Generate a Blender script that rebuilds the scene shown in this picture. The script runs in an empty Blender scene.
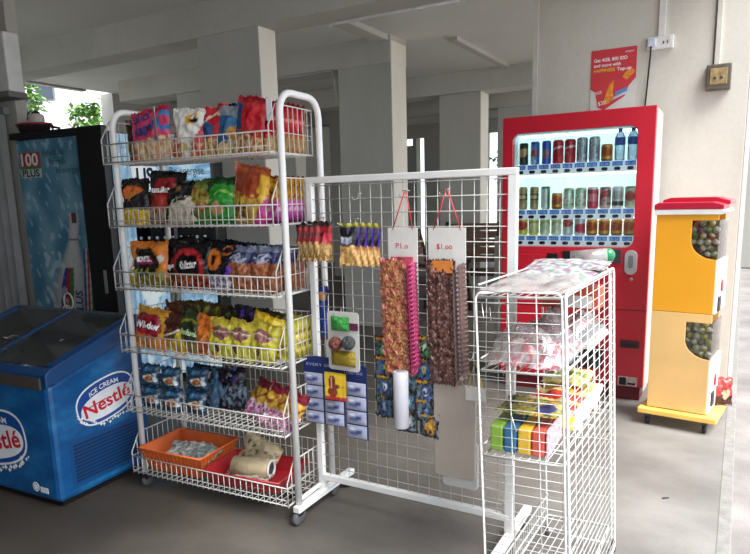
import bpy, bmesh, math, random
from math import sin, cos, pi, radians, sqrt, atan2
from mathutils import Vector, Matrix, noise
random.seed(7)
S = bpy.context.scene
COL = S.collection
# ------------------------------------------------------------------ colour / materials
def lin(c):
    if isinstance(c, str):
        c = [int(c[i:i+2], 16)/255 for i in (0, 2, 4)]
    return tuple((x/12.92 if x <= .04045 else ((x+.055)/1.055)**2.4) for x in c[:3])
MATS = {}
def nodes(name):
    m = bpy.data.materials.new(name); m.use_nodes = True
    nt = m.node_tree; b = nt.nodes['Principled BSDF']
    return m, nt, b
def mat(name, col, rough=.5, metal=0, var=.06, scale=8, bump=0, bscale=60, emit=0, coat=0):
    if name in MATS: return MATS[name]
    m, nt, b = nodes(name); c = lin(col)
    tc = nt.nodes.new('ShaderNodeTexCoord'); n = nt.nodes.new('ShaderNodeTexNoise')
    n.inputs['Scale'].default_value = scale; n.inputs['Detail'].default_value = 5
    nt.links.new(tc.outputs['Object'], n.inputs['Vector'])
    r = nt.nodes.new('ShaderNodeValToRGB')
    r.color_ramp.elements[0].position = .3; r.color_ramp.elements[1].position = .7
    r.color_ramp.elements[0].color = (*[x*(1-var*2) for x in c], 1)
    r.color_ramp.elements[1].color = (*[min(1, x*(1+var)) for x in c], 1)
    nt.links.new(n.outputs['Fac'], r.inputs['Fac']); nt.links.new(r.outputs['Color'], b.inputs['Base Color'])
    b.inputs['Roughness'].default_value = rough; b.inputs['Metallic'].default_value = metal
    b.inputs['Coat Weight'].default_value = coat
    if bump:
        n2 = nt.nodes.new('ShaderNodeTexNoise'); n2.inputs['Scale'].default_value = bscale
        nt.links.new(tc.outputs['Object'], n2.inputs['Vector'])
        bp = nt.nodes.new('ShaderNodeBump'); bp.inputs['Strength'].default_value = bump; bp.inputs['Distance'].default_value = .01
        nt.links.new(n2.outputs['Fac'], bp.inputs['Height']); nt.links.new(bp.outputs['Normal'], b.inputs['Normal'])
    if emit:
        nt.links.new(r.outputs['Color'], b.inputs['Emission Color']); b.inputs['Emission Strength'].default_value = emit
    MATS[name] = m; return m
def printed(name, rough=.35, bump=.25, bscale=45, emit=0, metal=0, sat=1, val=1):
    """material that shows the colours printed on the mesh, with a crinkle"""
    if name in MATS: return MATS[name]
    m, nt, b = nodes(name)
    a = nt.nodes.new('ShaderNodeVertexColor'); a.layer_name = 'Print'
    tc = nt.nodes.new('ShaderNodeTexCoord'); n = nt.nodes.new('ShaderNodeTexNoise'); n.inputs['Scale'].default_value = bscale
    nt.links.new(tc.outputs['Object'], n.inputs['Vector'])
    mx = nt.nodes.new('ShaderNodeMix'); mx.data_type = 'RGBA'; mx.blend_type = 'MULTIPLY'; mx.inputs[0].default_value = .35
    nt.links.new(a.outputs['Color'], mx.inputs[6]); nt.links.new(n.outputs['Fac'], mx.inputs[7])
    sc = nt.nodes.new('ShaderNodeVectorMath'); sc.operation = 'SCALE'; sc.inputs['Scale'].default_value = 1.2
    nt.links.new(mx.outputs[2], sc.inputs[0])
    hs = nt.nodes.new('ShaderNodeHueSaturation'); hs.inputs['Saturation'].default_value = sat; hs.inputs['Value'].default_value = val
    nt.links.new(sc.outputs[0], hs.inputs['Color']); sc = hs
    nt.links.new(sc.outputs[0], b.inputs['Base Color']); b.inputs['Roughness'].default_value = rough; b.inputs['Metallic'].default_value = metal
    if bump:
        bp = nt.nodes.new('ShaderNodeBump'); bp.inputs['Strength'].default_value = bump; bp.inputs['Distance'].default_value = .009
        nt.links.new(n.outputs['Fac'], bp.inputs['Height']); nt.links.new(bp.outputs['Normal'], b.inputs['Normal'])
    if emit:
        nt.links.new(sc.outputs[0], b.inputs['Emission Color']); b.inputs['Emission Strength'].default_value = emit
    MATS[name] = m; return m
def clear(name, tint='ffffff', gloss=.12, rough=.03, haze=0, hcol='ffffff'):
    if name in MATS: return MATS[name]
    m, nt, b = nodes(name); nt.nodes.remove(b)
    out = nt.nodes['Material Output']
    t = nt.nodes.new('ShaderNodeBsdfTransparent'); t.inputs[0].default_value = (*lin(tint), 1)
    g = nt.nodes.new('ShaderNodeBsdfGlossy'); g.inputs['Roughness'].default_value = rough
    f = nt.nodes.new('ShaderNodeFresnel'); f.inputs[0].default_value = 1.45
    mt = nt.nodes.new('ShaderNodeMath'); mt.operation = 'MULTIPLY_ADD'; mt.inputs[1].default_value = .8; mt.inputs[2].default_value = gloss*.3
    nt.links.new(f.outputs[0], mt.inputs[0])
    mx = nt.nodes.new('ShaderNodeMixShader')
    nt.links.new(mt.outputs[0], mx.inputs[0]); nt.links.new(t.outputs[0], mx.inputs[1]); nt.links.new(g.outputs[0], mx.inputs[2])
    last = mx
    if haze:
        d = nt.nodes.new('ShaderNodeBsdfDiffuse'); d.inputs[0].default_value = (*lin(hcol), 1)
        n = nt.nodes.new('ShaderNodeTexNoise'); n.inputs['Scale'].default_value = 14
        tc = nt.nodes.new('ShaderNodeTexCoord'); nt.links.new(tc.outputs['Object'], n.inputs['Vector'])
        mm = nt.nodes.new('ShaderNodeMath'); mm.operation = 'MULTIPLY'; mm.inputs[1].default_value = haze*2
        nt.links.new(n.outputs['Fac'], mm.inputs[0])
        m2 = nt.nodes.new('ShaderNodeMixShader'); nt.links.new(mm.outputs[0], m2.inputs[0])
        nt.links.new(mx.outputs[0], m2.inputs[1]); nt.links.new(d.outputs[0], m2.inputs[2]); last = m2
    nt.links.new(last.outputs[0], out.inputs[0]); MATS[name] = m; return m
def streaked(name, c0, c1, c2, sx, sy, sz, rough=.8, bump=.2, fine=60):
    """weathered plaster / concrete: three tones by stretched noise"""
    m, nt, b = nodes(name)
    tc = nt.nodes.new('ShaderNodeTexCoord'); mp = nt.nodes.new('ShaderNodeMapping'); mp.inputs['Scale'].default_value = (sx, sy, sz)
    nt.links.new(tc.outputs['Object'], mp.inputs[0])
    n = nt.nodes.new('ShaderNodeTexNoise'); n.inputs['Scale'].default_value = 1; n.inputs['Detail'].default_value = 8; n.inputs['Roughness'].default_value = .62
    nt.links.new(mp.outputs[0], n.inputs['Vector'])
    r = nt.nodes.new('ShaderNodeValToRGB'); e = r.color_ramp.elements
    e[0].position = .3; e[0].color = (*lin(c0), 1); e[1].position = .68; e[1].color = (*lin(c2), 1)
    k = e.new(.5); k.color = (*lin(c1), 1)
    nt.links.new(n.outputs['Fac'], r.inputs[0])
    f = nt.nodes.new('ShaderNodeTexNoise'); f.inputs['Scale'].default_value = fine; f.inputs['Detail'].default_value = 3
    nt.links.new(tc.outputs['Object'], f.inputs['Vector'])
    mx = nt.nodes.new('ShaderNodeMix'); mx.data_type = 'RGBA'; mx.blend_type = 'OVERLAY'; mx.inputs[0].default_value = .1
    nt.links.new(r.outputs[0], mx.inputs[6]); nt.links.new(f.outputs['Fac'], mx.inputs[7])
    nt.links.new(mx.outputs[2], b.inputs['Base Color']); b.inputs['Roughness'].default_value = rough
    bp = nt.nodes.new('ShaderNodeBump'); bp.inputs['Strength'].default_value = bump; bp.inputs['Distance'].default_value = .004
    nt.links.new(f.outputs['Fac'], bp.inputs['Height']); nt.links.new(bp.outputs[0], b.inputs['Normal'])
    MATS[name] = m; return m
WHITE = mat('white_powder_coat', 'e6e6e4', .38, 0, .03, 12)
WIRE = mat('white_wire', 'c2c2bd', .4, 0, .06, 12)
WIRE2 = mat('rack_wire', 'cbc9c3', .45, 0, .08, 12)
STEEL = mat('scratched_steel', 'b9bbbd', .3, .8, .1, 30)
BLACK = mat('black_plastic', '17181b', .4, 0, .1, 10)
DKGREY = mat('dark_grey_plastic', '3a3c40', .5)
RED = mat('red_painted_metal', 'c51f33', .3, 0, .04, 4, coat=.3)
OFFW = mat('off_white_plastic', 'deddd8', .45, 0, .03)
INKWHITE = mat('white_ink', 'f2f2ee', .5, 0, .02)
INKRED = mat('red_ink', 'c9182f', .5, 0, .02)
INKBLUE = mat('blue_ink', '1c3f86', .5, 0, .02)
INKBLACK = mat('black_ink', '17171a', .6, 0, .02)
INKYEL = mat('yellow_ink', 'f2c22c', .5, 0, .02)
RUBBER = mat('grey_rubber', '55565a', .7)
FOIL = printed('printed_foil', .27, .5, 38, sat=1.0, val=1.0)
PAPER = printed('printed_paper', .6, .12, 30)
PANEL = printed('printed_panel', .35, 0)
FLAT = printed('printed_tin', .28, 0, metal=.25)
# ------------------------------------------------------------------ mesh builder
class MB:
    def __init__(s): s.v = []; s.f = []; s.sm = []; s.c = []
    def add(s, vs, fs, sm=False, cs=None):
        o = len(s.v); s.v += [tuple(v) for v in vs]; s.f += [tuple(i+o for i in f) for f in fs]; s.sm += [sm]*len(fs)
        s.c += cs if cs else [(.8, .8, .8)]*len(vs)
        return s
    def box(s, x0, x1, y0, y1, z0, z1, M=None):
        vs = [Vector((x, y, z)) for x in (x0, x1) for y in (y0, y1) for z in (z0, z1)]
        if M: vs = [M @ v for v in vs]
        return s.add(vs, [(0, 1, 3, 2), (4, 6, 7, 5), (0, 4, 5, 1), (2, 3, 7, 6), (0, 2, 6, 4), (1, 5, 7, 3)])
    def tube(s, pts, r, seg=6, closed=False, r2=None):
        pts = [Vector(p) for p in pts]; n = len(pts); rings = []; up0 = None
        vs = []; 
        for i, p in enumerate(pts):
            if closed: t = (pts[(i+1) % n]-pts[i-1])
            else: t = pts[min(i+1, n-1)]-pts[max(i-1, 0)]
            t.normalize()
            if up0 is None:
                up0 = Vector((0, 0, 1)) if abs(t.z) < .9 else Vector((1, 0, 0))
            a = t.cross(up0)
            if a.length < 1e-4: a = t.cross(Vector((0, 1, 0)))
            a.normalize(); b = t.cross(a); up0 = -b if False else up0
            rr = r if r2 is None else r+(r2-r)*i/(n-1)
            for k in range(seg):
                th = 2*pi*k/seg+pi/seg; vs.append(p+a*cos(th)*rr+b*sin(th)*rr)
        fs = []
        m = n if closed else n-1
        for i in range(m):
            for k in range(seg):
                j = (i+1) % n; fs.append((i*seg+k, i*seg+(k+1) % seg, j*seg+(k+1) % seg, j*seg+k))
        if not closed: fs += [tuple(range(seg))[::-1], tuple((n-1)*seg+k for k in range(seg))]
        return s.add(vs, fs, seg > 4)
    def lathe(s, prof, seg=20, M=None, cf=None):
        vs = []; fs = []; cs = []
        for (r, z) in prof:
            for k in range(seg):
                th = 2*pi*k/seg; v = Vector((r*cos(th), r*sin(th), z)); vs.append(M @ v if M else v)
                cs.append(lin(cf(th, z)) if cf else (.8, .8, .8))
        for i in range(len(prof)-1):
            for k in range(seg): fs.append((i*seg+k, i*seg+(k+1) % seg, (i+1)*seg+(k+1) % seg, (i+1)*seg+k))
        fs += [tuple(range(seg))[::-1], tuple((len(prof)-1)*seg+k for k in range(seg))]
        return s.add(vs, fs, True, cs)
    def prism(s, poly, d0, d1, plane='yz'):
        """poly in plane extruded along the third axis"""
        def P(a, b, d): return {'yz': (d, a, b), 'xz': (a, d, b), 'xy': (a, b, d)}[plane]
        n = len(poly); vs = [P(a, b, d0) for a, b in poly]+[P(a, b, d1) for a, b in poly]
        fs = [tuple(range(n))[::-1], tuple(range(n, 2*n))]+[(i, (i+1) % n, n+(i+1) % n, n+i) for i in range(n)]
        return s.add(vs, fs)
    def sheet(s, nx, ny, pos, col=None, sm=True):
        vs = []; cs = []
        for j in range(ny+1):
            for i in range(nx+1):
                u = i/nx*2-1; v = j/ny; vs.append(pos(u, v)); cs.append(lin(col(u, v)) if col else (.8, .8, .8))
        fs = [(j*(nx+1)+i, j*(nx+1)+i+1, (j+1)*(nx+1)+i+1, (j+1)*(nx+1)+i) for j in range(ny) for i in range(nx)]
        return s.add(vs, fs, sm, cs)
    def ball(s, c, r, seg=12, rings=8, cf=None):
        M = Matrix.Translation(c)
        return s.lathe([(max(1e-4, r*sin(pi*i/rings)), -r*cos(pi*i/rings)) for i in range(rings+1)], seg, M, cf)
    def mesh(s, name, fix=True):
        me = bpy.data.meshes.new(name); me.from_pydata(s.v, [], s.f)
        for p, q in zip(me.polygons, s.sm): p.use_smooth = q
        a = me.color_attributes.new('Print', 'FLOAT_COLOR', 'POINT')
        a.data.foreach_set('color', [x for c in s.c for x in (*c, 1)])
        if fix:
            bm = bmesh.new(); bm.from_mesh(me); bmesh.ops.recalc_face_normals(bm, faces=bm.faces); bm.to_mesh(me); bm.free()
        me.update(); return me
    def build(s, name, m, parent=None, bevel=0, loc=None, rot=None, fix=True):
        me = s.mesh(name, fix); me.materials.append(m)
        o = bpy.data.objects.new(name, me); COL.objects.link(o)
        if parent: o.parent = parent
        if loc: o.location = loc
        if rot: o.rotation_euler = rot
        if bevel:
            b = o.modifiers.new('soft_edges', 'BEVEL'); b.width = bevel; b.segments = 2; b.limit_method = 'ANGLE'
        return o
def tag(o, label, cat, group=None):
    o['label'] = label; o['category'] = cat
    if group: o['group'] = group
    return o
def structure(o): o['kind'] = 'structure'; return o
def thing(name, label, cat, loc=(0, 0, 0), yaw=0, group=None, rot=None):
    o = bpy.data.objects.new(name, None); COL.objects.link(o); o.empty_display_size = .05
    o.location = loc; o.rotation_euler = rot if rot else (0, 0, yaw); return tag(o, label, cat, group)
def text(s, size, m, parent, loc, width=None, rot=(pi/2, 0, 0), shear=0, bold=0, spacing=1, tilt=0, bend=None, name='lettering', align='LEFT', line=1):
    cu = bpy.data.curves.new('t', 'FONT'); cu.body = s; cu.size = size; cu.shear = shear; cu.offset = bold; cu.space_character = spacing
    cu.align_x = align; cu.space_line = line; cu.resolution_u = 3
    t = bpy.data.objects.new('t', cu); COL.objects.link(t)
    bpy.context.view_layer.update()
    me = bpy.data.meshes.new_from_object(t.evaluated_get(bpy.context.evaluated_depsgraph_get()))
    bpy.data.objects.remove(t); bpy.data.curves.remove(cu)
    xs = [v.co.x for v in me.vertices]; w = max(xs)-min(xs); x0 = min(xs)
    k = width/w if width else 1
    for v in me.vertices:
        x = (v.co.x-(x0 if align == 'LEFT' else 0))*k; y = v.co.y
        x, y = x*cos(tilt)-y*sin(tilt), x*sin(tilt)+y*cos(tilt)
        v.co = Vector((x, y, 0))
        if bend: v.co = Vector(bend(x, y))
    me.name = name; me.materials.clear(); me.materials.append(m)
    o = bpy.data.objects.new(name, me); COL.objects.link(o)
    if parent: o.parent = parent
    o.location = loc; o.rotation_euler = rot; return o
# frames: yaw clockwise degrees as used on site
def frame(deg):
    a = -radians(deg); return Vector((cos(a), sin(a), 0)), Vector((-sin(a), cos(a), 0))
class Fr:
    def __init__(s, O, deg): s.O = Vector(O); s.a = -radians(deg); s.e, s.n = frame(deg)
    def w(s, x, y, z=0): return s.O+s.e*x+s.n*y+Vector((0, 0, z))
def place(fr, x, y, z=0, extra=0): return dict(loc=fr.w(x, y, z), yaw=fr.a+extra)
SITE = Fr((1.68, 3.858, 0), 30)      # vending machine corner; the void deck runs parallel to it
RACK = Fr((-.331, 2.425, 0), 27)
class ItemFr(Fr):
    # goods hanging on the grid were measured on a slightly deeper plane; this brings them onto the mesh
    def w(s, x, y, z=0):
        zz = .069+.947*z
        return s.O+s.e*(.947*x+.003-.565*y)+s.n*y+Vector((0, 0, zz-(1.3-zz)*.4*y if z else zz))
GSTAND = Fr((-.232, 2.567, 0), 29.5)
GRID = ItemFr((-.232, 2.567, 0), 29.5)
FREEZ = Fr((-1.391, 2.585, 0), 27)
class LeanFr(Fr):
    # the cage leans slightly; its foot stands further right than its top
    def w(s, x, y, z=0): return s.O+s.e*(x+(1.05-z)*.042)+s.n*y+Vector((0, 0, z))
CAGE = LeanFr((.491, 1.624, 0), 31)
CAPS = Fr((1.51, 3.473, 0), 37)
COOLA = Fr((-2.56, 4.697, 0), 25)
# ------------------------------------------------------------------ camera
cd = bpy.data.cameras.new('camera'); cam = bpy.data.objects.new('camera', cd); COL.objects.link(cam)
cd.sensor_fit = 'HORIZONTAL'; cd.sensor_width = 36; cd.lens = 634.4/750*36; cd.shift_y = (315.5-277)/750; cd.clip_start = .02
p, r = radians(10.249), radians(-1.4806)
fw = Vector((0, cos(p), -sin(p))); up = Vector((0, sin(p), cos(p))); rt = Vector((1, 0, 0))
R_ = cos(r)*rt+sin(r)*up; U_ = -sin(r)*rt+cos(r)*up
cam.matrix_world = Matrix.Translation((0, 0, 1.3)) @ Matrix((R_, U_, -fw)).transposed().to_4x4()
S.camera = cam
# ------------------------------------------------------------------ setting
def site_box(name, m, x0, x1, y0, y1, z0, z1, bevel=0):
    o = MB().box(x0, x1, y0, y1, z0, z1).build(name, m, None, bevel); o.location = SITE.O; o.rotation_euler = (0, 0, SITE.a)
    return structure(o)
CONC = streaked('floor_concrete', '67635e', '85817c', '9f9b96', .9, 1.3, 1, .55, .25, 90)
def floor_light_falloff():
    # daylight falloff painted into the colour: brownish shade inside, paler worn screed by the kerb
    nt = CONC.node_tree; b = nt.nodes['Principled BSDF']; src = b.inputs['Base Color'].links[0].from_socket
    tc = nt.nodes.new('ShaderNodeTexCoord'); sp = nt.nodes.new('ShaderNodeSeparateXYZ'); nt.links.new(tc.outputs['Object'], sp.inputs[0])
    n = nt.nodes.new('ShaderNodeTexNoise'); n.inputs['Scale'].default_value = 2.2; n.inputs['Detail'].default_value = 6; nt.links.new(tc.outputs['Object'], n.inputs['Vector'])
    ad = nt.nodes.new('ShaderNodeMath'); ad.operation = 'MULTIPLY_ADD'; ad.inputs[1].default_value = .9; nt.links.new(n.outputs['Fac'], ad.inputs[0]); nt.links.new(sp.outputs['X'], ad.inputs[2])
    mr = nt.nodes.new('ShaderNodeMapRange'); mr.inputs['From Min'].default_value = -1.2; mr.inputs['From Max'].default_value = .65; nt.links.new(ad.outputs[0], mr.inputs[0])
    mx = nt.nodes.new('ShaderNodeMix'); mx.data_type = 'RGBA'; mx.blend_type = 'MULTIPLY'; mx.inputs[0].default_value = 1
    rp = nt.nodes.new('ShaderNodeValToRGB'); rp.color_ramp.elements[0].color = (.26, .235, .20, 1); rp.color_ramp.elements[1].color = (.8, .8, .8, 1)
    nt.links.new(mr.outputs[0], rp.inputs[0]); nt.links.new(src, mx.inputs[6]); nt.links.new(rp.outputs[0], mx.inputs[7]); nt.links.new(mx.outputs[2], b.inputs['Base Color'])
floor_light_falloff()
PAVE = streaked('granular_pavement', '6d6865', '827c79', '96908c', 2, 2, 2, .9, .8, 160)
PLAS = streaked('weathered_plaster', 'a8a59c', 'b7b4ab', 'c2bfb6', .7, .7, .35, .85, .12, 50)
PILW = streaked('pillar_plaster', 'a5a49c', 'afaea6', 'b8b7af', .8, .8, .3, .85, .12, 50)
CREAM = streaked('cream_lit_side', 'd3ccbd', 'dfd9cc', 'e6e1d6', 1, 1, .6, .8, .1, 50)  # paler tone paints daylight onto the right sides of the pillars
CEIL = streaked('ceiling_plaster', 'c4c2bb', 'cfcdc5', 'd8d6ce', .5, .5, .5, .9, .1, 40)
WALLR = streaked('right_wall_plaster', 'bdb7ab', 'cdc8bd', 'd6d2c8', .8, .8, .35, .85, .12, 50)
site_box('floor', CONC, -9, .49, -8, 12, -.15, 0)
site_box('floor_pavement', PAVE, .49, 14, -8, 30, -.17, -.02)
site_box('trim_kerb', mat('kerb_stone', '85827d', .8, 0, .1, 20, .3), .47, .52, -8, 12, -.1, .002, .004)
site_box('ground_outside', mat('outside_ground', 'a9aaa2', .9), -30, -9, -8, 30, -.2, -.05)
site_box('ground_far', mat('far_ground', '8f9a83', .9), -9, .49, 12, 30, -.2, -.05)
site_box('ceiling', CEIL, -7.2, .5, -8, 10, 2.85, 3.05)
for a in ((-7.2, .5, -.25, .02), (-6.4, -2.54, 1.46, 1.8), (-7.2, -.85, 3.55, 3.9), (-7.2, .5, 5.2, 5.45), (-7.2, .5, 8.4, 8.65)):
    site_box('ceiling_beam', PLAS, *a, 2.6, 2.86, .006)
site_box('ceiling_beam', PLAS, -2.72, -2.56, .02, 1.7, 2.8, 2.86)
site_box('ceiling_beam', PLAS, -2.12, -2.04, 1.9, 3.5, 2.81, 2.86)
site_box('ceiling_beam', PLAS, -7.3, -7.2, -8, 1.6, 2.83, 3.05)
site_box('wall_right', WALLR, -.86, .46, .45, .7, 0, 2.95, .008)
site_box('wall_right_end', mat('pale_wall_edge', 'e3e0da', .8, 0, .03), .46, .485, .45, .7, 0, 2.95)
site_box('trim_1', mat('pale_trim', 'c9c6bf', .8), -.868, -.835, .44, .71, 0, 2.95)
site_box('trim_2', WALLR, -1.2, -.86, .62, .7, 0, 1.0)
def pillar(x0, x1, y0, y1, z1=2.6, lip=True):
    root = bpy.data.objects.new('pillar', None); COL.objects.link(root); root.location = SITE.O; root.rotation_euler = (0, 0, SITE.a); structure(root)
    MB().box(x0, x1-.004, y0, y1, 0, z1).build('pillar_body', PILW, root, .006)
    MB().box(x1-.004, x1+.002, y0+.002, y1-.002, 0, z1-.002).build('pillar_lit_side', CREAM, root)  # thin pale slab: the pillar's lit side put into its colour
    return root
pillar(-3.353, -2.733, -.25, -.05); pillar(-3.15, -2.54, 1.47, 1.78, 2.61); MB().box(-2.545, -2.535, 1.47, 1.78, 2.6, 2.8).build('pillar_lit_strip', CREAM, None, 0, SITE.O, (0, 0, SITE.a))['kind'] = 'structure'  # last pale strip continues the painted lit side above the pillar
pillar(-2.99, -2.43, 3.6, 3.88); pillar(-2.77, -2.22, 5.22, 5.43)
pillar(-5.45, -4.95, 1.5, 1.76); pillar(-5.9, -5.3, 3.6, 3.85); pillar(-5.75, -5.2, 5.2, 5.43)
structure(site_box('wall_side', PLAS, -7.45, -7.2, 2.0, 8.6, 0, 2.86))
for x0, x1 in ((-9, -6.6), (-6.3, -6.08), (-5.8, -5.71), (-5.53, -4.13), (-3.88, .9)):
    site_box('wall_back', PILW, x0, x1, 8.5, 8.7, 0, 2.62)
site_box('wall_back', PILW, -6.1, -5.78, 8.5, 8.7, 0, 2.45)
DARKW = mat('light_block_dark', '6f6d68', .9)  # dark coat for the unseen walls that hold back light
site_box('wall_left_blocker', DARKW, -5.2, -5, -8, -1.35, 0, 2.86)  # unseen wall added to keep daylight off the left side
site_box('wall_front_blocker', DARKW, -9, .3, -6.7, -6.5, 0, 2.86)  # also unseen, added behind the camera to cut ambient light
# left stub wall, folded shutter and box
LW = Fr((-2.58, 4.75, 0), 25)
def lbox(name, m, x0, x1, y0, y1, z0, z1, b=0):
    o = MB().box(x0, x1, y0, y1, z0, z1).build(name, m, None, b); o.location = LW.O; o.rotation_euler = (0, 0, LW.a); return o
g = thing('folding_gate', 'grey folded metal gate with vertical ribs left of the blue cooler', 'gate', LW.O, LW.a)
gm = mat('grey_gate_metal', '8b8d8c', .5, .2, .1, 6)
for k in range(7):
    MB().prism([(-.06-.085*k, 0), (-.1-.085*k, -.035), (-.14-.085*k, 0), (-.1-.085*k, .012)], .02, 1.98, 'xy').build('gate_slat', gm, g, .002)
MB().box(-.7, -.04, -.02, .03, 1.98, 2.03).build('top_track', gm, g)
q = thing('wall_cabinet', 'pale grey metal cabinet high on the wall at the far left', 'cabinet', LW.w(0, 0, 0), LW.a)
MB().box(-.72, .105, -.06, .06, 2.12, 2.52).build('cabinet_body', mat('cabinet_paint', 'dcdcd8', .5), q, .012)
MB().box(-.74, .115, -.08, .07, 2.08, 2.12).build('bottom_strip', mat('cabinet_strip', '6f706c', .6), q, .006)  # darker grey strip along the cabinet's underside
structure(lbox('pillar', PLAS, -.9, .0, .05, .14, 0, 2.86))
# ------------------------------------------------------------------ outside, left and far
def out(px, z, d):  # helper for far background positions
    return Vector((px, d, z))
bd = thing('white_building', 'sunlit white building with dark windows beyond the left opening', 'building', (-9.5, 17, 0), radians(-12))
WB = mat('white_render', 'f0f0ee', .8, 0, .02)
MB().box(-6, 2.6, 0, 5, 0, 9).build('facade', WB, bd)
for x, z in ((.72, 3.62), (1.42, 3.98), (-2.6, 2.6), (.62, 5.2)):
    f = MB().box(x-.26, x+.26, -.05, .02, z, z+.42).build('window', mat('grey_window_frame', '6e7378', .5), bd)
    MB().box(x-.22, x+.22, -.07, -.04, z+.04, z+.38).build('pane', mat('dark_pane', '3c4652', .15), f)
MB().box(.3, 1.15, -.4, .02, 3.42, 3.54).build('ledge', WB, bd)
def tree(name, label, x, y, h, rr, n, cat='tree'):
    t = thing(name, label, cat, (x, y, 0), 0)
    MB().tube([(0, 0, -.05), (.05, 0, h*.4), (0, .05, h*.75)], .09, 8, r2=.04).build('trunk', mat('bark', '5b4a38', .9, 0, .2, 20), t)
    mb = MB()
    for k in range(n):
        th = random.uniform(0, 2*pi); ph = random.uniform(-.9, 1.2); R = rr*random.uniform(.35, 1)
        c = Vector((R*cos(th)*cos(ph), R*sin(th)*cos(ph), h*.8+R*sin(ph)))
        a = Vector((random.uniform(-1, 1), random.uniform(-1, 1), random.uniform(-.8, .3))).normalized()*.2; b = a.cross(Vector((0, 0, 1))).normalized()*.05
        mb.add([c, c+a*.5+b, c+a, c+a*.5-b], [(0, 1, 2, 3)])
    mb.build('foliage', mat('leaf_green', '6c9a45', .6, 0, .3, 3), t, fix=False)
tree('palm_like_tree', 'small green tree seen in the left opening above the cooler', -7.3, 14, 4.55, .42, 300)
tree('leafy_tree', 'dark leafy tree in the narrow gap left of the vending machine', 3.35, 14.2, 2.6, .75, 500)
tree('garden_tree', 'green shrub beside the white building at the end of the left opening', -6.0, 14, 4.0, .42, 300)
# ------------------------------------------------------------------ snack bags
def mixc(a, b, t): return tuple(a[i]*(1-t)+b[i]*t for i in range(3))
def hx(c): return tuple(int(c[i:i+2], 16)/255 for i in (0, 2, 4))
def pattern(base, layers, seed=0):
    L = [(l[0],)+tuple(hx(q) if isinstance(q, str) else q for q in l[1:]) for l in layers]; base = hx(base)
    def f(u, v):
        c = base
        for l in L:
            k = l[0]
            if k == 'band' and l[1] <= v <= l[2]: c = l[3]
            elif k == 'side' and l[1] <= u <= l[2]: c = l[3]
            elif k == 'ell' and ((u-l[1])/l[3])**2+((v-l[2])/l[4])**2 < 1: c = l[5]
            elif k == 'ring' and .62 < ((u-l[1])/l[3])**2+((v-l[2])/l[4])**2 < 1: c = l[5]
            elif k == 'diag' and l[1]*u+l[2]*v > l[3]: c = l[4]
            elif k == 'swirl' and abs(v-(l[1]+l[2]*sin(u*l[3]+seed))) < l[4]: c = l[5]
            elif k == 'food':
                if l[2] <= v <= l[3] and noise.noise(Vector((u*l[1], v*l[1]*1.4, seed))) > l[4]: c = l[5]
            elif k == 'rect' and l[1] <= u <= l[2] and l[3] <= v <= l[4]: c = l[5]
        n = noise.noise(Vector((u*3.1, v*5.3, seed+3)))*.10
        return tuple(max(0, min(1, x+n)) for x in c)
    return f
def bag_surface(w, h, t, seed, puff=1):
    def thick(u, v):
        a = max(0, 1-abs(u)**2.6); b = max(0, min(1, (v-.05)/.9)); b = max(0, sin(pi*b))
        return t/2*(a**.6)*(b**.5)
    def front(u, v, sgn=-1):
        th = thick(u, v)
        x = u*w/2*(1-.07*sin(pi*v))+.004*noise.noise(Vector((v*7, seed, 1)))
        z = v*h+.010*noise.noise(Vector((u*2.5, v*2, seed+9)))
        if v > .93 or v < .06: z += .0025*(1 if int((u+1)*11) % 2 else -1)
        cr = abs(noise.noise(Vector((u*3.2+v*2, v*4.5-u, seed*1.7))))+.5*abs(noise.noise(Vector((u*7-v*3, v*8, seed+sgn))))
        y = sgn*(th-.016*cr*(t/.06 if t < .06 else 1)*(.4+.6*min(1, th/(t*.25+1e-6))))+.012*noise.noise(Vector((u*2.2, v*3, seed)))*(1 if .05 < v < .95 else 1.6)+.004*noise.noise(Vector((u*7, v*9, seed+sgn)))
        return (x, y, z)
    return front
def bag_mesh(w, h, t, col, seed, nx=22, ny=30, back=None):
    fr = bag_surface(w, h, t, seed); mb = MB()
    mb.sheet(nx, ny, lambda u, v: fr(u, v, -1), col)
    mb.sheet(nx, ny, lambda u, v: fr(u, v, 1), back or col)
    me = mb.mesh('snack_bag', False); me.materials.append(FOIL)
    return me, fr
def bag(name, label, fr_, x, y, z, w, h, t, col, seed, yaw=0, lean=8, roll=0, txt=None, group=None, cat='snack bag', me=None):
    f = None
    if fr_ is RACK and me is None and w > .09: w *= 1.1
    if me is None: me, f = bag_mesh(w, h, t, col, seed)
    o = bpy.data.objects.new(name, me); COL.objects.link(o)
    if fr_ is RACK: x, y = x-.005, max(y-.045, -.012)
    o.location = fr_.w(x, y, z)
    o.rotation_euler = (Matrix.Rotation(fr_.a+radians(yaw), 4, 'Z') @ Matrix.Rotation(-radians(lean), 4, 'X') @ Matrix.Rotation(radians(roll), 4, 'Y')).to_euler()
    tag(o, label, cat, group)
    if txt:
        for (s, u, v, size, wd, m, tilt) in txt:
            def bend(X, Z, u=u, v=v):
                uu = max(-.98, min(.98, u+X/(w/2))); vv = max(0, min(1, v+Z/h)); p = f(uu, vv, -1)
                return (u*w/2+X, p[1]-.006, v*h+Z)
            text(s, size, m, o, (0, 0, 0), wd, (0, 0, 0), bold=.002 if size > .02 else 0, tilt=tilt, bend=bend, name='brand_name')
    return o
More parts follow.
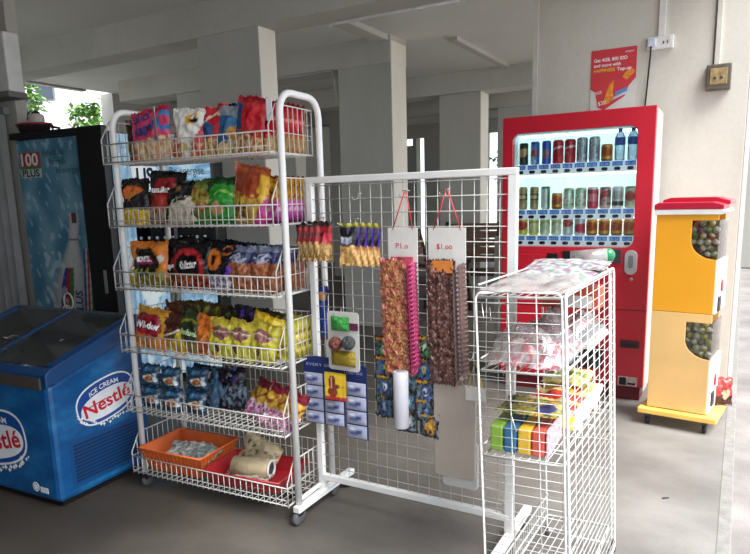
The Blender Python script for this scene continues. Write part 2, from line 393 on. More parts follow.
# ------------------------------------------------------------------ snack rack
rk = thing('snack_rack', 'white wire snack rack on casters with six stacked baskets', 'display rack', RACK.O, RACK.a)
for px in (-.865, 0):
    D = .27; rad = .075; pts = [(px, 0, .07)]
    pts += [(px, rad-rad*cos(a), 1.63+rad*sin(a)) for a in [pi/2*k/6 for k in range(7)]]
    pts += [(px, D-rad+rad*sin(a), 1.63+rad*cos(a)) for a in [pi/2*k/6 for k in range(7)]]
    pts += [(px, D, .07)]
    MB().tube(pts, .0135, 10).build('side_frame', WHITE, rk)
    MB().tube([(px, 0, .1), (px, D, .1)], .01, 8).build('cross_bar', WHITE, rk)
    for py in (0, D):
        c = MB().box(px-.012, px+.012, py-.014, py+.014, .035, .075).build('caster', BLACK, rk, .003)
        MB().lathe([(.006, -.011), (.026, -.011), (.029, -.006), (.029, .006), (.026, .011), (.006, .011)], 16, Matrix.Translation((px, py+.008, .029)) @ Matrix.Rotation(pi/2, 4, 'Y')).build('wheel', RUBBER, c)
TZ = (1.487, 1.22, .947, .665, .385, .09)
def basket(z):
    b = MB(); x0, x1, y0, y1 = -.888, -.022, -.045, .25; r = .0019; R = .0029; H = .175; hf = .075
    for zz, yy in ((z, y0), (z+hf, y0), (z+.022, y0), (z, y1), (z+H, y1)):
        b.tube([(x0, yy, zz), (x1, yy, zz)], R if zz != z+.022 else r, 6)
    n = 29
    for i in range(n+1):
        x = x0+(x1-x0)*i/n
        b.tube([(x, y0, z+hf), (x, y0, z-.008), (x, y0+.012, z-.004), (x, y1, z-.002), (x, y1, z+H)], r, 5)
    for yy in (.07, .13, .19): b.tube([(x0, yy, z-.003), (x1, yy, z-.003)], R*.8, 5)
    for zz in (.06, .12): b.tube([(x0, y1, z+zz), (x1, y1, z+zz)], r, 5)
    for xs in (x0, x1):
        b.tube([(xs, y0, z-.004), (xs, y0, z+hf+.02), (xs, y0+.05, z+H), (xs, y1, z+H), (xs, y1, z-.004)], R, 6)
        b.tube([(xs, y0, z), (xs, y1, z)], R, 6); b.tube([(xs, y0, z+hf), (xs, y1, z+hf)], r, 5)
        for k in range(1, 9):
            y = y0+(y1-y0)*k/9; top = z+H if y > y0+.05 else z+hf+.02+(H-hf-.02)*(y-y0)/.05
            b.tube([(xs, y, z), (xs, y, top)], r, 5)
    return b
for z in TZ: basket(z).build('basket', WIRE2, rk)
MB().box(-.045, -.02, -.019, -.016, 1.60, 1.68).build('paper_note', mat('white_note', 'e4e6ea', .7), rk)
# silver clip strip on the top shelf
tg = thing('price_clip', 'shiny upright clip standing on the top basket between two snack bags', 'clip', RACK.w(-.575, -.04, 1.56), RACK.a)
MB().box(-.004, .004, -.006, -.003, 0, .135).build('stem', STEEL, tg); MB().box(-.01, .012, -.008, -.004, .005, .02).build('foot', STEEL, tg)
def P(base, *l, seed=0): return pattern(base, l, seed)
B = lambda *a, **k: bag('snack_bag', a[0], RACK, *a[1:], **k)
top, t2, t3, t4, t5 = [z+.004 for z in TZ[:5]]
# --- top shelf
B('dark olive and brown snack bag at the left end of the top shelf', -.80, .15, top, .15, .20, .06, P('3c2f22', ('band', .0, .45, '6b5a34'), ('food', 6, .1, .45, .1, 'b09a5a'), ('ell', .2, .7, .5, .12, '7a2b22')), 1, yaw=8, roll=-6)
B('bright pink puffed snack bag with dark blue lettering on the top shelf', -.675, .085, top, .205, .215, .07,
  P('e0486e', ('ell', .85, .75, .42, .25, '3f86c8'), ('ell', .8, .72, .22, .12, 'e0486e'), ('band', 0, .34, 'd9a37c'), ('food', 5, 0, .4, .0, 'e9cfa0'), ('diag', -1, -.3, .82, 'd0273f'), ('band', .93, 1, 'c92f4f')), 2, lean=5, roll=-6,
  txt=[('DUO', -.62, .72, .05, .085, INKBLUE, .12), ('Kaps!', -.6, .48, .055, .12, INKBLUE, .15)])
B('red and maroon snack bag behind the silver clip on the top shelf', -.545, .15, top, .15, .185, .06, P('a3262e', ('band', 0, .4, '8c3b2c'), ('food', 6, .1, .9, .1, '5b2030'), ('ell', 0, .5, .5, .2, 'b8543c')), 3, yaw=-5)
o = B('white snack bag with a yellow and black cartoon patch on the top shelf', -.475, .07, top, .15, .195, .055, P('e9e6df', ('ell', .35, .78, .42, .12, 'e8b23a'), ('ell', .5, .74, .26, .07, '20242c'), ('ell', .42, .8, .12, .04, 'f2f2ee'), ('diag', 1, -1.1, .2, 'b8343a'), ('diag', -1, -1.1, .15, 'c24a3a'), ('food', 5, 0, .3, .05, 'd8b06a')), 4, roll=5, lean=3)
B('red snack bag with a blue patch in the middle of the top shelf', -.375, .11, top, .15, .205, .06, P('c22a34', ('ell', -.2, .52, .5, .16, '34618f'), ('band', 0, .3, 'b98a4e'), ('food', 6, 0, .34, .05, 'e2c48a'), ('swirl', .75, .08, 4, .03, 'f0d9c0')), 5, yaw=6, roll=-5)
B('navy blue snack bag with folded corner behind the red bag on the top shelf', -.32, .19, top, .16, .215, .05, P('1f2847', ('ell', .1, .6, .5, .15, '3b3d5e'), ('band', 0, .3, '8e4a34')), 6, yaw=-8, roll=7)
B('blue and silver snack bag with noodle picture on the top shelf', -.255, .09, top, .155, .19, .06, P('2f5f93', ('ell', 0, .55, .62, .22, '4c86b0'), ('ell', .1, .42, .4, .15, 'd39a4a'), ('band', .8, 1, '8e95a0'), ('band', 0, .2, 'cfae6c'), ('food', 6, 0, .28, 0, 'e8d7a2'), ('diag', 1, .2, .95, 'c4242e')), 7, yaw=4, roll=5)
B('red noodle snack bag with tilted stripe right of the blue top shelf bag', -.175, .065, top, .155, .215, .06, P('c72733', ('diag', -1.2, -.4, .25, '2e4a7c'), ('swirl', .5, .5, 1.0, .09, 'd8363f'), ('band', 0, .33, 'dcc28a'), ('food', 7, 0, .4, .08, 'b4582f'), ('band', .9, 1, 'a81e2b')), 8, yaw=-12, roll=9)
redpat = P('c9212f', ('band', 0, .3, 'e0c796'), ('food', 7, 0, .38, .0, 'd7ae6e'), ('swirl', .7, .05, 5, .03, 'ef8a86'), ('ell', 0, .55, .55, .14, 'a3172a'), ('band', .93, 1, '8e1420'))
rm, _ = bag_mesh(.15, .19, .03, redpat, 9)
for k, wh in enumerate(('frontmost', 'second from the front', 'third from the front', 'fourth from the front', 'fifth from the front', 'rearmost')):
    B('red noodle bag, %s at the right end of the top rack shelf' % wh, -.115+.002*(k % 2), .105+.034*k, top, .15, .2, .03, None, 9, yaw=3*(k % 3)-3, lean=2, me=rm, group='red bags at the right end of the top shelf')
# --- second shelf
B('black and orange snack bag with yellow base at the left end of the second shelf', -.81, .08, t2, .15, .20, .06, P('2b1f1c', ('ell', 0, .68, .75, .16, 'cf6a2e'), ('ell', .05, .62, .3, .1, 'e8a24a'), ('band', 0, .36, 'dcae2c'), ('diag', .35, -1, -.52, '1d1c22'), ('band', 0, .3, 'd9b233'), ('food', 6, 0, .3, .1, 'e9d06a'), ('band', .88, 1, '1b1a1c')), 11, lean=5)
B('narrow brown and orange snack bag beside the red bag on the second shelf', -.715, .13, t2, .12, .20, .05, P('8a4a2b', ('side', -1, -.4, 'c9a13a'), ('food', 5, .2, .9, .05, 'b8673a'), ('band', 0, .25, '5b2f22')), 12)
B('deep red snack bag with black top and white lettering on the second shelf', -.635, .08, t2, .19, .225, .07, P('9d2226', ('band', .84, 1, '161417'), ('diag', .9, 1, 1.25, '1a1618'), ('band', 0, .22, '8a6a58'), ('food', 6, 0, .3, 0, 'b7a089'), ('ell', -.1, .4, .7, .12, 'b23a30'), ('diag', -1, 1, 1.3, '201a1c')), 13, roll=4, txt=[('umbier', -.55, .57, .035, .1, INKWHITE, .05)])
B('black snack bag with cream puffs on its lower half on the second shelf', -.525, .06, t2, .15, .175, .06, P('17171a', ('band', 0, .5, 'b5a893'), ('food', 6, 0, .6, 0, 'cfc6b4'), ('ell', .1, .78, .25, .07, '8a6a3a'), ('diag', -1, .9, .95, '191719')), 14, roll=-6)
B('green and gold crisp bag left of the bright green bag on the second shelf', -.43, .075, t2, .16, .18, .065, P('6f7f35', ('ell', 0, .55, .7, .25, 'a7a04a'), ('ell', .3, .4, .4, .1, 'd2976a'), ('band', 0, .22, '3e7a34'), ('food', 6, .1, .8, .15, '8f4a2c'), ('band', .9, 1, '5c6f2c')), 15)
B('bright green crisp bag with a shiny crease on the second shelf', -.335, .07, t2, .155, .185, .07, P('2f9a35', ('ell', .1, .32, .4, .14, 'd0a070'), ('diag', -1, 1, 1.1, '2b3a22'), ('band', .85, 1, '1c4a20'), ('swirl', .6, .12, 3, .02, 'a8e070'), ('band', 0, .1, '1f6a28')), 16, yaw=-6)
B('dark green crisp bag behind the orange bag on the second shelf', -.26, .14, t2, .13, .185, .05, P('25402a', ('food', 5, .1, .9, .1, '58502c'), ('band', 0, .4, '6a4a2a')), 17, roll=5)
B('tilted orange and brown snack bag with yellow corner rising above the second shelf', -.18, .06, t2, .18, .225, .065, P('a4482c', ('diag', 1, .25, .78, 'e2b23c'), ('band', 0, .45, 'c79a3e'), ('ell', -.35, .2, .45, .14, '5f4a24'), ('food', 6, 0, .5, .1, 'e3bb4f'), ('diag', 1, -1.2, .35, 'c03a8a'), ('band', .9, 1, 'b85a34')), 18, yaw=-10, roll=10, lean=3)
ym, _ = bag_mesh(.155, .18, .032, P('d9a736', ('band', 0, .47, 'c74bae'), ('swirl', .25, .06, 9, .05, 'e7b4dc'), ('food', 6, .45, .95, .12, '8c5a2a'), ('band', 0, .06, '7d2a6a'), ('band', .94, 1, '7a4a2a')), 19)
for k, wh in enumerate(('frontmost', 'second from the front', 'third from the front', 'fourth from the front', 'rearmost')):
    B('yellow and magenta snack bag, %s at right end of the second shelf' % wh, -.115-.002*k, .105+.04*k, t2, .16, .19, .03, None, 19, yaw=3*(k % 2)-2, lean=2, me=ym, group='yellow and magenta bags at the right end of the second shelf')
# --- third shelf
B('small white sachet with red and green stripes at the left end of the third shelf', -.845, .06, t3, .07, .15, .04, P('dfe3e2', ('swirl', .5, .2, 2, .06, 'd0342f'), ('swirl', .35, .2, 2, .05, '3f8f4a'), ('band', 0, .3, 'b0a040')), 21, roll=6)
B('orange and black snack bag with magenta name panel on the third shelf', -.745, .07, t3, .205, .20, .065, P('e0812c', ('ell', -.05, .5, .72, .33, '1e1915'), ('rect', -.5, .35, .52, .66, 'b82a6a'), ('band', 0, .25, '7c6a2c'), ('food', 6, 0, .4, .12, 'a3a04a'), ('ell', .75, .6, .14, .07, 'efe9e0'), ('band', .94, 1, 'c9701f')), 22, lean=4,
  txt=[('MONSTER', -.44, .55, .03, .085, INKWHITE, .05), ('krackle', -.5, .75, .032, .1, INKBLACK, .03)])
B('black chip bag with red arc left of the script named bag, third shelf', -.60, .10, t3, .17, .19, .06, P('17131a', ('ring', .6, .6, .9, .42, 'a32530'), ('band', 0, .28, '5c2420'), ('food', 6, 0, .3, .1, 'a45a34')), 23, txt=[('nipss', -.75, .4, .032, .08, INKWHITE, .08)])
B('black chip bag with red curves and white script name on the third shelf', -.50, .07, t3, .19, .20, .065, P('141216', ('ring', -.1, .45, .85, .42, 'b3222c'), ('rect', -.35, .2, .72, .83, 'c03038'), ('ell', 0, .5, .6, .22, '151216'), ('band', 0, .24, '6e241f'), ('food', 6, 0, .3, .05, 'c26a38')), 24, lean=4, txt=[('Chilzter', -.5, .42, .045, .105, INKWHITE, .1)])
B('black cookie bag with orange ring picture and purple corner on the third shelf', -.36, .075, t3, .17, .20, .065, P('17141b', ('ell', -.25, .62, .48, .22, 'd8772e'), ('ell', -.25, .62, .2, .1, '2a1712'), ('ring', .5, .82, .3, .1, 'd8772e'), ('diag', .8, -1, .05, '6a3fc0'), ('band', 0, .3, 'd7d3dc'), ('food', 8, 0, .3, .1, '6a5a8a')), 25, yaw=-5)
nutp = lambda sd: P('2b3360', ('band', 0, .62, '8a4f33'), ('food', 8, 0, .62, .1, 'b87752'), ('ell', 0, .72, .6, .1, 'aeb4c6'), ('food', 9, .65, .8, .1, '30386a'), ('band', .86, 1, '7a8298'), seed=sd)
B('blue topped nut bag beside the cookie bag on the third shelf', -.25, .07, t3, .135, .185, .06, nutp(1), 26)
B('blue topped nut bag left of the right end panel on the third shelf', -.13, .07, t3, .14, .185, .06, nutp(2), 27)
nm, _ = bag_mesh(.15, .175, .04, nutp(3), 28)
for k, wh in enumerate(('front', 'middle', 'rear')):
    B('blue and brown nut bag, %s one, right end of third shelf' % wh, -.115, .135+.05*k, t3, .15, .175, .04, None, 28, yaw=2*k, me=nm, group='nut bags at the right end of the third shelf')
for k, (x, c, lb) in enumerate(((-.62, '231a20', 'behind the arc marked bag'), (-.47, '1b1a22', 'behind the script named bag'), (-.33, '1d1f2e', 'behind the cookie bag'), (-.2, '23263c', 'behind the first nut bag'))):
    B('crumpled black snack bag %s on the third shelf' % lb, x, .185, t3, .17, .215-.01*k, .05, P(c, ('food', 4, .2, .9, .2, '3c3a46')), 30+k, yaw=5*k-8, roll=(-8, 6, 9, 5)[k], lean=-4)
# --- fourth shelf
B('maroon and yellow snack bag with white script at the left end of the fourth shelf', -.775, .06, t4, .17, .19, .065, P('8f1f30', ('ring', -.2, .55, 1.1, .5, 'd2a02c'), ('band', 0, .3, 'c58a34'), ('food', 6, 0, .35, .05, 'd96a2c'), ('band', .86, 1, 'c08a2a')), 41, roll=9, yaw=6, txt=[('Wil-dew', -.75, .5, .042, .125, INKWHITE, .02)])
B('brown and yellow snack bag leaning right on the fourth shelf', -.655, .075, t4, .16, .18, .065, P('5e3a22', ('diag', .9, -1, -.2, 'd9c22e'), ('diag', -.2, 1, .62, '4a2420'), ('band', 0, .22, 'c99a34'), ('swirl', .45, .15, 3, .03, 'e8e0d0')), 42, roll=14)
B('dark green snack bag leaning right on the fourth shelf', -.555, .075, t4, .16, .185, .065, P('2c3a22', ('ring', -.1, .5, .9, .3, '7f8a2c'), ('band', 0, .28, '8f7a34'), ('diag', .8, -1, .35, '9aa02f')), 43, roll=14, txt=[('Saskueli', -.55, .42, .03, .095, mat('pale_green_ink', 'b9d0a0', .5), .1)])
B('orange snack bag in the middle of the fourth shelf', -.455, .065, t4, .15, .17, .065, P('d9792c', ('swirl', .5, .3, 2, .06, 'e89a4a'), ('band', 0, .35, 'c9682a'), ('food', 5, 0, .9, .2, 'a84e22')), 44, roll=12)
yl = lambda sd: P('c8bf40', ('ell', -.05, .66, .72, .17, '8a5a5a'), ('swirl', .68, .02, 4, .02, 'c9b8a0'), ('band', .85, 1, 'b9a83a'), ('ell', -.2, .25, .18, .12, '5a4a2a'), seed=sd)
for k, (x, wh) in enumerate(((-.36, 'left'), (-.26, 'middle'), (-.15, 'right'))):
    B('yellow snack bag with brown oval label, %s one of three on the fourth shelf' % wh, x, .05, t4, .125, .165, .06, yl(k), 45+k, roll=6+2*k, group='yellow brown labelled bags on the fourth shelf')
B('yellow gold foil bag folded between the labelled bags on the fourth shelf', -.205, .10, t4, .13, .19, .05, P('e8c234', ('swirl', .5, .4, 2, .08, 'f4dc5a')), 48, roll=16)
em, _ = bag_mesh(.15, .16, .036, P('cdc33c', ('swirl', .5, .3, 6, .06, 'efe46a'), ('food', 5, .2, .8, .25, '8a6a2a')), 49)
for k, wh in enumerate(('frontmost', 'second from the front', 'third from the front', 'rearmost')):
    B('plain yellow snack bag, %s at right end of the fourth shelf' % wh, -.105, .115+.042*k, t4, .14, .16, .036, None, 49, yaw=4*(k % 2)-2, me=em, group='yellow bags at the right end of the fourth shelf')
for k, (x, c, lb, hh) in enumerate(((-.70, '6a4030', 'behind the maroon bag', .2), (-.60, '5a4426', 'behind the brown and yellow bag', .215), (-.50, '4a4420', 'behind the dark green bag', .21), (-.39, '2e3020', 'behind the orange bag', .19), (-.29, '2a2433', 'behind the left yellow bag', .205), (-.18, '3a331d', 'behind the right yellow bag', .19))):
    B('dark crumpled snack bag %s on the fourth shelf' % lb, x, .175, t4, .16, hh, .06, P(c, ('food', 4, .1, .9, .15, ('9a5a34', 'a8923a', '8f8a30', '5a6030', '5a3f9a', '8a7a2a')[k])), 50+k, yaw=6*(k % 3)-5, roll=(6, -5, 8, -6, 5, 8)[k], lean=-3)
B('small grey striped packet standing up at the back left of the fourth shelf', -.735, .21, t4+.05, .06, .2, .03, P('c9ccd0', ('side', -.2, .15, 'c0303a'), ('side', .15, .45, '3a8a4a')), 57, roll=-8)
# --- fifth shelf: noodle packs and a few bags
npk = P('24445f', ('ell', .15, .38, .6, .17, 'c7b9a0'), ('ell', .15, .38, .42, .11, 'a0603a'), ('rect', -.6, .5, .68, .86, '3f6f94'), ('rect', .55, .9, .3, .6, 'c9cfd6'))
pm, _ = bag_mesh(.12, .105, .06, npk, 60)
for k, (x, y, zz, lb) in enumerate(((-.80, .07, 0, 'bottom left'), (-.80, .07, .1, 'top left'), (-.67, .065, 0, 'bottom middle'), (-.67, .065, .1, 'top middle'), (-.545, .08, 0, 'bottom right'), (-.545, .1, .1, 'top right'))):
    B('blue noodle packet with bowl picture, %s of the stack on the fifth shelf' % lb, x, y, t5+zz, .12, .105, .06, None, 60, yaw=3*(k % 3)-3, lean=4, me=pm, cat='noodle packet', group='blue noodle packets on the fifth shelf')
for k, (x, c, lb) in enumerate(((-.60, '2b3038', 'grey blue'), (-.48, '4a7aa0', 'pale blue'), (-.42, '25202c', 'black and purple'))):
    B('%s crumpled packet behind the noodle packets on the fifth shelf' % lb, x, .18, t5, .14, .19, .06, P(c, ('rect', .1, .6, .7, .85, ('d8dbe0', 'e05a5a', '5a3f7a')[k]), ('food', 5, .1, .6, .1, '6f8aa0')), 62+k, yaw=4*k, roll=5-5*k)
snk = lambda sd: P('caa03a', ('band', 0, .36, 'c43a8c'), ('food', 8, 0, .4, .0, 'e3c6dc'), ('band', .78, 1, '7c2434'), ('swirl', .6, .1, 5, .05, '8a4a2a'), seed=sd)
for k, (x, y, wh) in enumerate(((-.27, .14, 'rear left'), (-.17, .10, 'middle'), (-.085, .07, 'front right'))):
    B('pink, yellow and maroon snack bag leaning back, %s of three on the fifth shelf' % wh, x, y, t5, .15, .165, .06, snk(k), 66+k, yaw=-12, roll=12, lean=28, group='pink and yellow bags on the fifth shelf')
B('small pale printed packet lying at the right end of the fifth shelf', -.10, .03, t5, .13, .07, .04, P('b9a9b4', ('food', 8, 0, 1, .05, 'a0406a')), 69, lean=10)
# --- bottom shelf: crates
def crate(name, label, fr, x0, x1, y0, y1, z0, h, m, flare=.02, holes=True, yaw=0, tilt=0):
    t = thing(name, label, 'crate', fr.w((x0+x1)/2, (y0+y1)/2, z0), fr.a+yaw)
    t.rotation_euler = (tilt, 0, fr.a+yaw)
    a, b = (x1-x0)/2, (y1-y0)/2
    for nm, (p0, p1) in {'front_wall': ((-a, -b), (a, -b)), 'back_wall': ((a, b), (-a, b)), 'left_wall': ((-a, b), (-a, -b)), 'right_wall': ((a, -b), (a, b))}.items():
        p0, p1 = Vector((*p0, 0)), Vector((*p1, 0)); s = MB(); k = 1+flare/min(a, b)
        o0 = Vector((p0.x*(1+flare/a), p0.y*(1+flare/b), h)); o1 = Vector((p1.x*(1+flare/a), p1.y*(1+flare/b), h)); nrm = (p1-p0).cross(Vector((0, 0, 1))).normalized()*-.004
        s.add([p0, p1, o1, o0, p0+nrm, p1+nrm, o1+nrm, o0+nrm], [(0, 1, 2, 3), (7, 6, 5, 4), (0, 4, 5, 1), (1, 5, 6, 2), (2, 6, 7, 3), (3, 7, 4, 0)])
        if holes:
            L = (p1-p0).length
            for i in range(1, int(L/.018)):
                q0 = p0.lerp(p1, i*.018/L); q1 = o0.lerp(o1, i*.018/L); s.tube([q0-nrm*.6, q1-nrm*.6], .0022, 4)
        s.build(nm, m, t)
    MB().box(-a, a, -b, b, -.002, .004).build('bottom', m, t)
    s = MB(); A, Bq = a+flare, b+flare
    s.tube([(-A, -Bq, h), (A, -Bq, h), (A, Bq, h), (-A, Bq, h)], .006, 6, closed=True); s.build('rim', m, t)
    return t
ORG = mat('orange_plastic', 'd2652c', .45, 0, .08, 10); RDP = mat('red_tray_plastic', 'a3232c', .35, 0, .06, 10)
crate('plastic_crate', 'orange perforated plastic basket on the lowest rack shelf', RACK, -.815, -.525, -.005, .2, TZ[5]+.012, .105, ORG, .035, yaw=radians(2))
crate('plastic_tray', 'shallow dark red plastic tray on the lowest rack shelf', RACK, -.455, -.12, -.005, .205, TZ[5]+.012, .06, RDP, .025, False, yaw=radians(4))
bag('plastic_packet', 'crumpled clear and silver packet in the orange basket', RACK, -.68, .08, TZ[5]+.06, .17, .12, .04, P('b9b9b4', ('food', 5, 0, 1, .1, '7f8280')), 70, lean=70, yaw=8, cat='packet')
bag('plastic_packet', 'flat silver grey packet at the right side of the orange basket', RACK, -.575, .07, TZ[5]+.07, .16, .12, .03, P('9aa3a0', ('food', 5, 0, 1, .05, '6f7a7a')), 71, lean=72, yaw=-12, cat='packet')
rl = thing('paper_roll', 'cream wrapped roll with a white ring end lying in the red tray', 'roll', RACK.w(-.285, .07, TZ[5]+.078), RACK.a+radians(10))
rl.scale = (.72, .85, .85)
Ry = Matrix.Rotation(pi/2, 4, 'Y')
MB().lathe([(.03, -.13), (.05, -.12), (.052, 0), (.05, .11), (.046, .118)], 20, Ry).build('wrapped_roll', mat('cream_wrapper', 'c6b592', .6, 0, .15, 14, .4, 25), rl)
MB().tube([(.125, .04*cos(a), .04*sin(a)) for a in [2*pi*k/20 for k in range(20)]], .007, 8, closed=True).build('ring_end', mat('white_ring', 'e6e6e2', .4), rl)
MB().lathe([(.001, .112), (.034, .115), (.034, .12), (.001, .122)], 16, Ry).build('inner_core', mat('dark_core', '4a4c50', .6, .2, .3, 60), rl)
bag('cloth_sack', 'cream wrapper bundle leaning behind the roll in the red tray', RACK, -.33, .17, TZ[5]+.02, .2, .16, .09, P('c0b08e', ('food', 6, .2, .8, .25, '6a6050')), 72, lean=25, roll=14, cat='packet')
bag('cloth_sack', 'white paper packet lying flat in front of the roll in the red tray', RACK, -.29, .03, TZ[5]+.03, .22, .1, .03, P('b7afa0', ('food', 7, .2, .8, .25, '5a5048')), 73, lean=75, cat='packet')
# ------------------------------------------------------------------ grid stand
gs = thing('grid_stand', 'white wheeled wire grid stand between the snack rack and the cage', 'display stand', GSTAND.O, GSTAND.a)
X0, X1, ZB, ZT = -.016, .812, .137, 1.395
def bar(n, x0, x1, y0, y1, z0, z1): return MB().box(x0, x1, y0, y1, z0, z1).build(n, WHITE, gs, .003)
bar('left_post', X0-.013, X0+.013, -.011, .013, .08, ZT); bar('right_post', X1-.016, X1+.016, -.011, .013, .08, ZT)
bar('top_rail', X0-.013, X1+.016, -.012, .014, ZT-.022, ZT+.003); bar('bottom_rail', X0, X1, -.012, .014, ZB-.012, ZB+.014)
m = MB(); n = 18
for i in range(1, n):
    x = X0+(X1-X0)*i/n; m.tube([(x, 0, ZB), (x, 0, ZT-.01)], .0016, 6)
k = ZB+.05
while k < ZT-.03: m.tube([(X0, -.0035, k), (X1, -.0035, k)], .0016, 6); k += .0535
m.build('wire_mesh', WIRE, gs)
for x in (X0+.0, X1):
    f = MB().box(x-.012, x+.020, -.20, .235, .056, .082).build('foot_bar', WHITE, gs, .003)
    MB().tube([(x+.03, .0, .09), (x+.03, .13, .09)], .004, 6).build('brace', WHITE, f)
    for y in (-.185, .215):
        c = MB().box(x-.012, x+.012, y-.012, y+.012, .035, .06).build('caster', BLACK, gs, .003)
        MB().lathe([(.005, -.011), (.024, -.011), (.027, -.006), (.027, .006), (.024, .011), (.005, .011)], 16, Matrix.Translation((x, y-.005, .027)) @ Matrix.Rotation(pi/2, 4, 'Y')).build('wheel', RUBBER, c)
# hooks
before_grid_goods = set(bpy.data.objects)
def hook(x, z, label, L=.1):
    t = thing('wire_hook', label, 'hook', GRID.w(x, -.006, z), GRID.a)
    MB().tube([(0, 0, .02), (0, -.004, 0), (0, -L*.8, -.004), (0, -L, .008)], .0022, 6).build('prong', STEEL, t)
    MB().tube([(-.015, 0, .02), (.015, 0, .02)], .002, 6).build('crossbar', STEEL, t)
hook(.215, 1.31, 'small bare steel hook near the top left of the grid', .05); hook(.045, 1.215, 'steel hook carrying the red sachets at the left post', .14)
hook(.20, 1.21, 'steel hook carrying the black and purple nut sachets', .14)
hook(.43, 1.315, 'steel hook holding the red string of the left hanging card', .06); hook(.595, 1.315, 'steel hook holding the red string of the right hanging card', .06)
hook(.115, .84, 'double steel hook above the scourer blister pack', .07); hook(.505, .75, 'steel hook above the toy packets', .08)
def GB(name, label, x, y, z, w, h, t, col, seed, yaw=0, lean=0, roll=0, me=None, group=None, cat='sachet', txt=None):
    return bag(name, label, GRID, x, y, z-h, w, h, t, col, seed, yaw, lean, roll, txt, group, cat, me)
# red sachets
sm_, _ = bag_mesh(.085, .16, .02, P('9c2229', ('band', 0, .42, '9a7440'), ('food', 8, 0, .45, 0, 'd8b070'), ('rect', -.85, .3, .62, .74, '5a1f22'), ('ell', .5, .6, .4, .12, 'e0455a'), ('band', .9, 1, '2a1c1c')), 80, 14, 20)
for k, wh in enumerate(('leftmost', 'second from left', 'third from left', 'rightmost')):
    GB('nut_sachet', 'red nut sachet with peanut window, %s on the hook at the left post' % wh, -.05+.032*k, -.05-.02*k+.02, 1.215, .085, .16, .02, None, 80, yaw=14, me=sm_, group='red nut sachets at the left post')
sm2, _ = bag_mesh(.092, .165, .022, P('1c1a28', ('band', 0, .48, 'b98748'), ('food', 9, 0, .48, 0, 'd9ae6c'), ('rect', -.9, .2, .64, .68, 'c9c9d0'), ('rect', -.9, .2, .55, .6, '9aa0b0'), ('diag', 1, .0, .72, '5a34a0'), ('band', 0, .44, 'c08e4e'), ('food', 9, 0, .46, 0, 'dcb474'), ('band', .92, 1, 'a39a34')), 81, 14, 20)
for k, wh in enumerate(('leftmost', 'second from left', 'third from left', 'rightmost')):
    GB('nut_sachet', 'black and purple nut sachet, %s in the row left of the white cards' % wh, .175+.03*k, -.09+.02*k, 1.205, .10, .165, .022, None, 81, yaw=12, me=sm2, group='black and purple nut sachets')
# hanging cards with strips of sachets
def strip(label, xc, xh, colf, side, ttxt, z_end, cardx, cw, seed, n=24):
    t = thing('hanging_snack_card', label, 'hanging card', GRID.w(xc, -.03, 0), GRID.a)
    c0, c1 = cardx-xc-cw/2, cardx-xc+cw/2
    MB().box(c0, c1, -.002, .002, z_end+.03, 1.195).build('header_card', mat('white_card', 'dcd9d4', .7), t, 0)
    text(ttxt, .03, INKRED, t, (c0+.035, -.0035, 1.115), cw*.42, name='price_writing')
    xm = xh-xc
    MB().tube([(c0+.02, 0, 1.185), (xm-.004, -.01, 1.33), (xm+.004, -.01, 1.33), (c1-.02, 0, 1.185)], .0025, 6).build('string', mat('red_string', 'c8323c', .6), t)
    ms = [bag_mesh(.115, .08, .02, colf(j*3), seed+j*7, 36, 16)[0] for j in range(5)]
    z = 1.06; dz = (z-z_end-.07)/(n-1)
    for i in range(n):
        o = bpy.data.objects.new('sachet', ms[(i*3+i//5) % 5]); COL.objects.link(o); o.parent = t
        o.location = (random.uniform(-.004, .004)-.01+(.014*i/n), -.022-.003*(i % 2), z-.06-dz*i)
        o.rotation_euler = (radians(9), radians(random.uniform(-2, 2)), radians(5))
        q = bpy.data.objects.new('sachet_edge', side); COL.objects.link(q); q.parent = t
        q.location = (.052+.014*i/n, -.022, z-.05-dz*i); q.rotation_euler = (radians(25), 0, radians(72))
    return t
sidep, _ = bag_mesh(.05, .06, .012, P('c4507c', ('food', 9, 0, 1, .1, 'a03060'), ('food', 9, 0, 1, .35, 'e2a0b8')), 84, 8, 8)
sideb, _ = bag_mesh(.05, .06, .012, P('7a6460', ('swirl', .5, .1, 6, .1, 'a8949a')), 85, 8, 8)
t = strip('white hanging card with a long strip of orange peanut sachets with pink edges', .392, .43, lambda s: P('9c6040', ('food', 14, 0, 1, .05, 'c08e58'), ('food', 17, 0, 1, .25, '6e3c22'), ('food', 4, 0, 1, .28, 'b8505c'), ('band', .93, 1, 'b0585a'), seed=s), sidep, 'P1.o', .60, .41, .127, 86)
MB().box(-.02, .075, -.03, -.026, 1.03, 1.085).build('top_label', mat('pink_yellow_label', 'd0506c', .5, 0, .3, 20), t)
t = strip('white hanging card with a long strip of dark brown seed sachets', .592, .60, lambda s: P('563630', ('food', 14, 0, 1, .05, '6f4a42'), ('food', 17, 0, 1, .25, '3c2320'), ('food', 6, 0, 1, .42, '8c7470'), ('band', .94, 1, '5a3c38'), seed=s), sideb, '$1.oo', .585, .595, .15, 90)
MB().box(-.045, .04, -.04, -.036, 1.03, 1.075).build('top_label', mat('orange_label', 'd8823c', .5, 0, .1, 20), t)
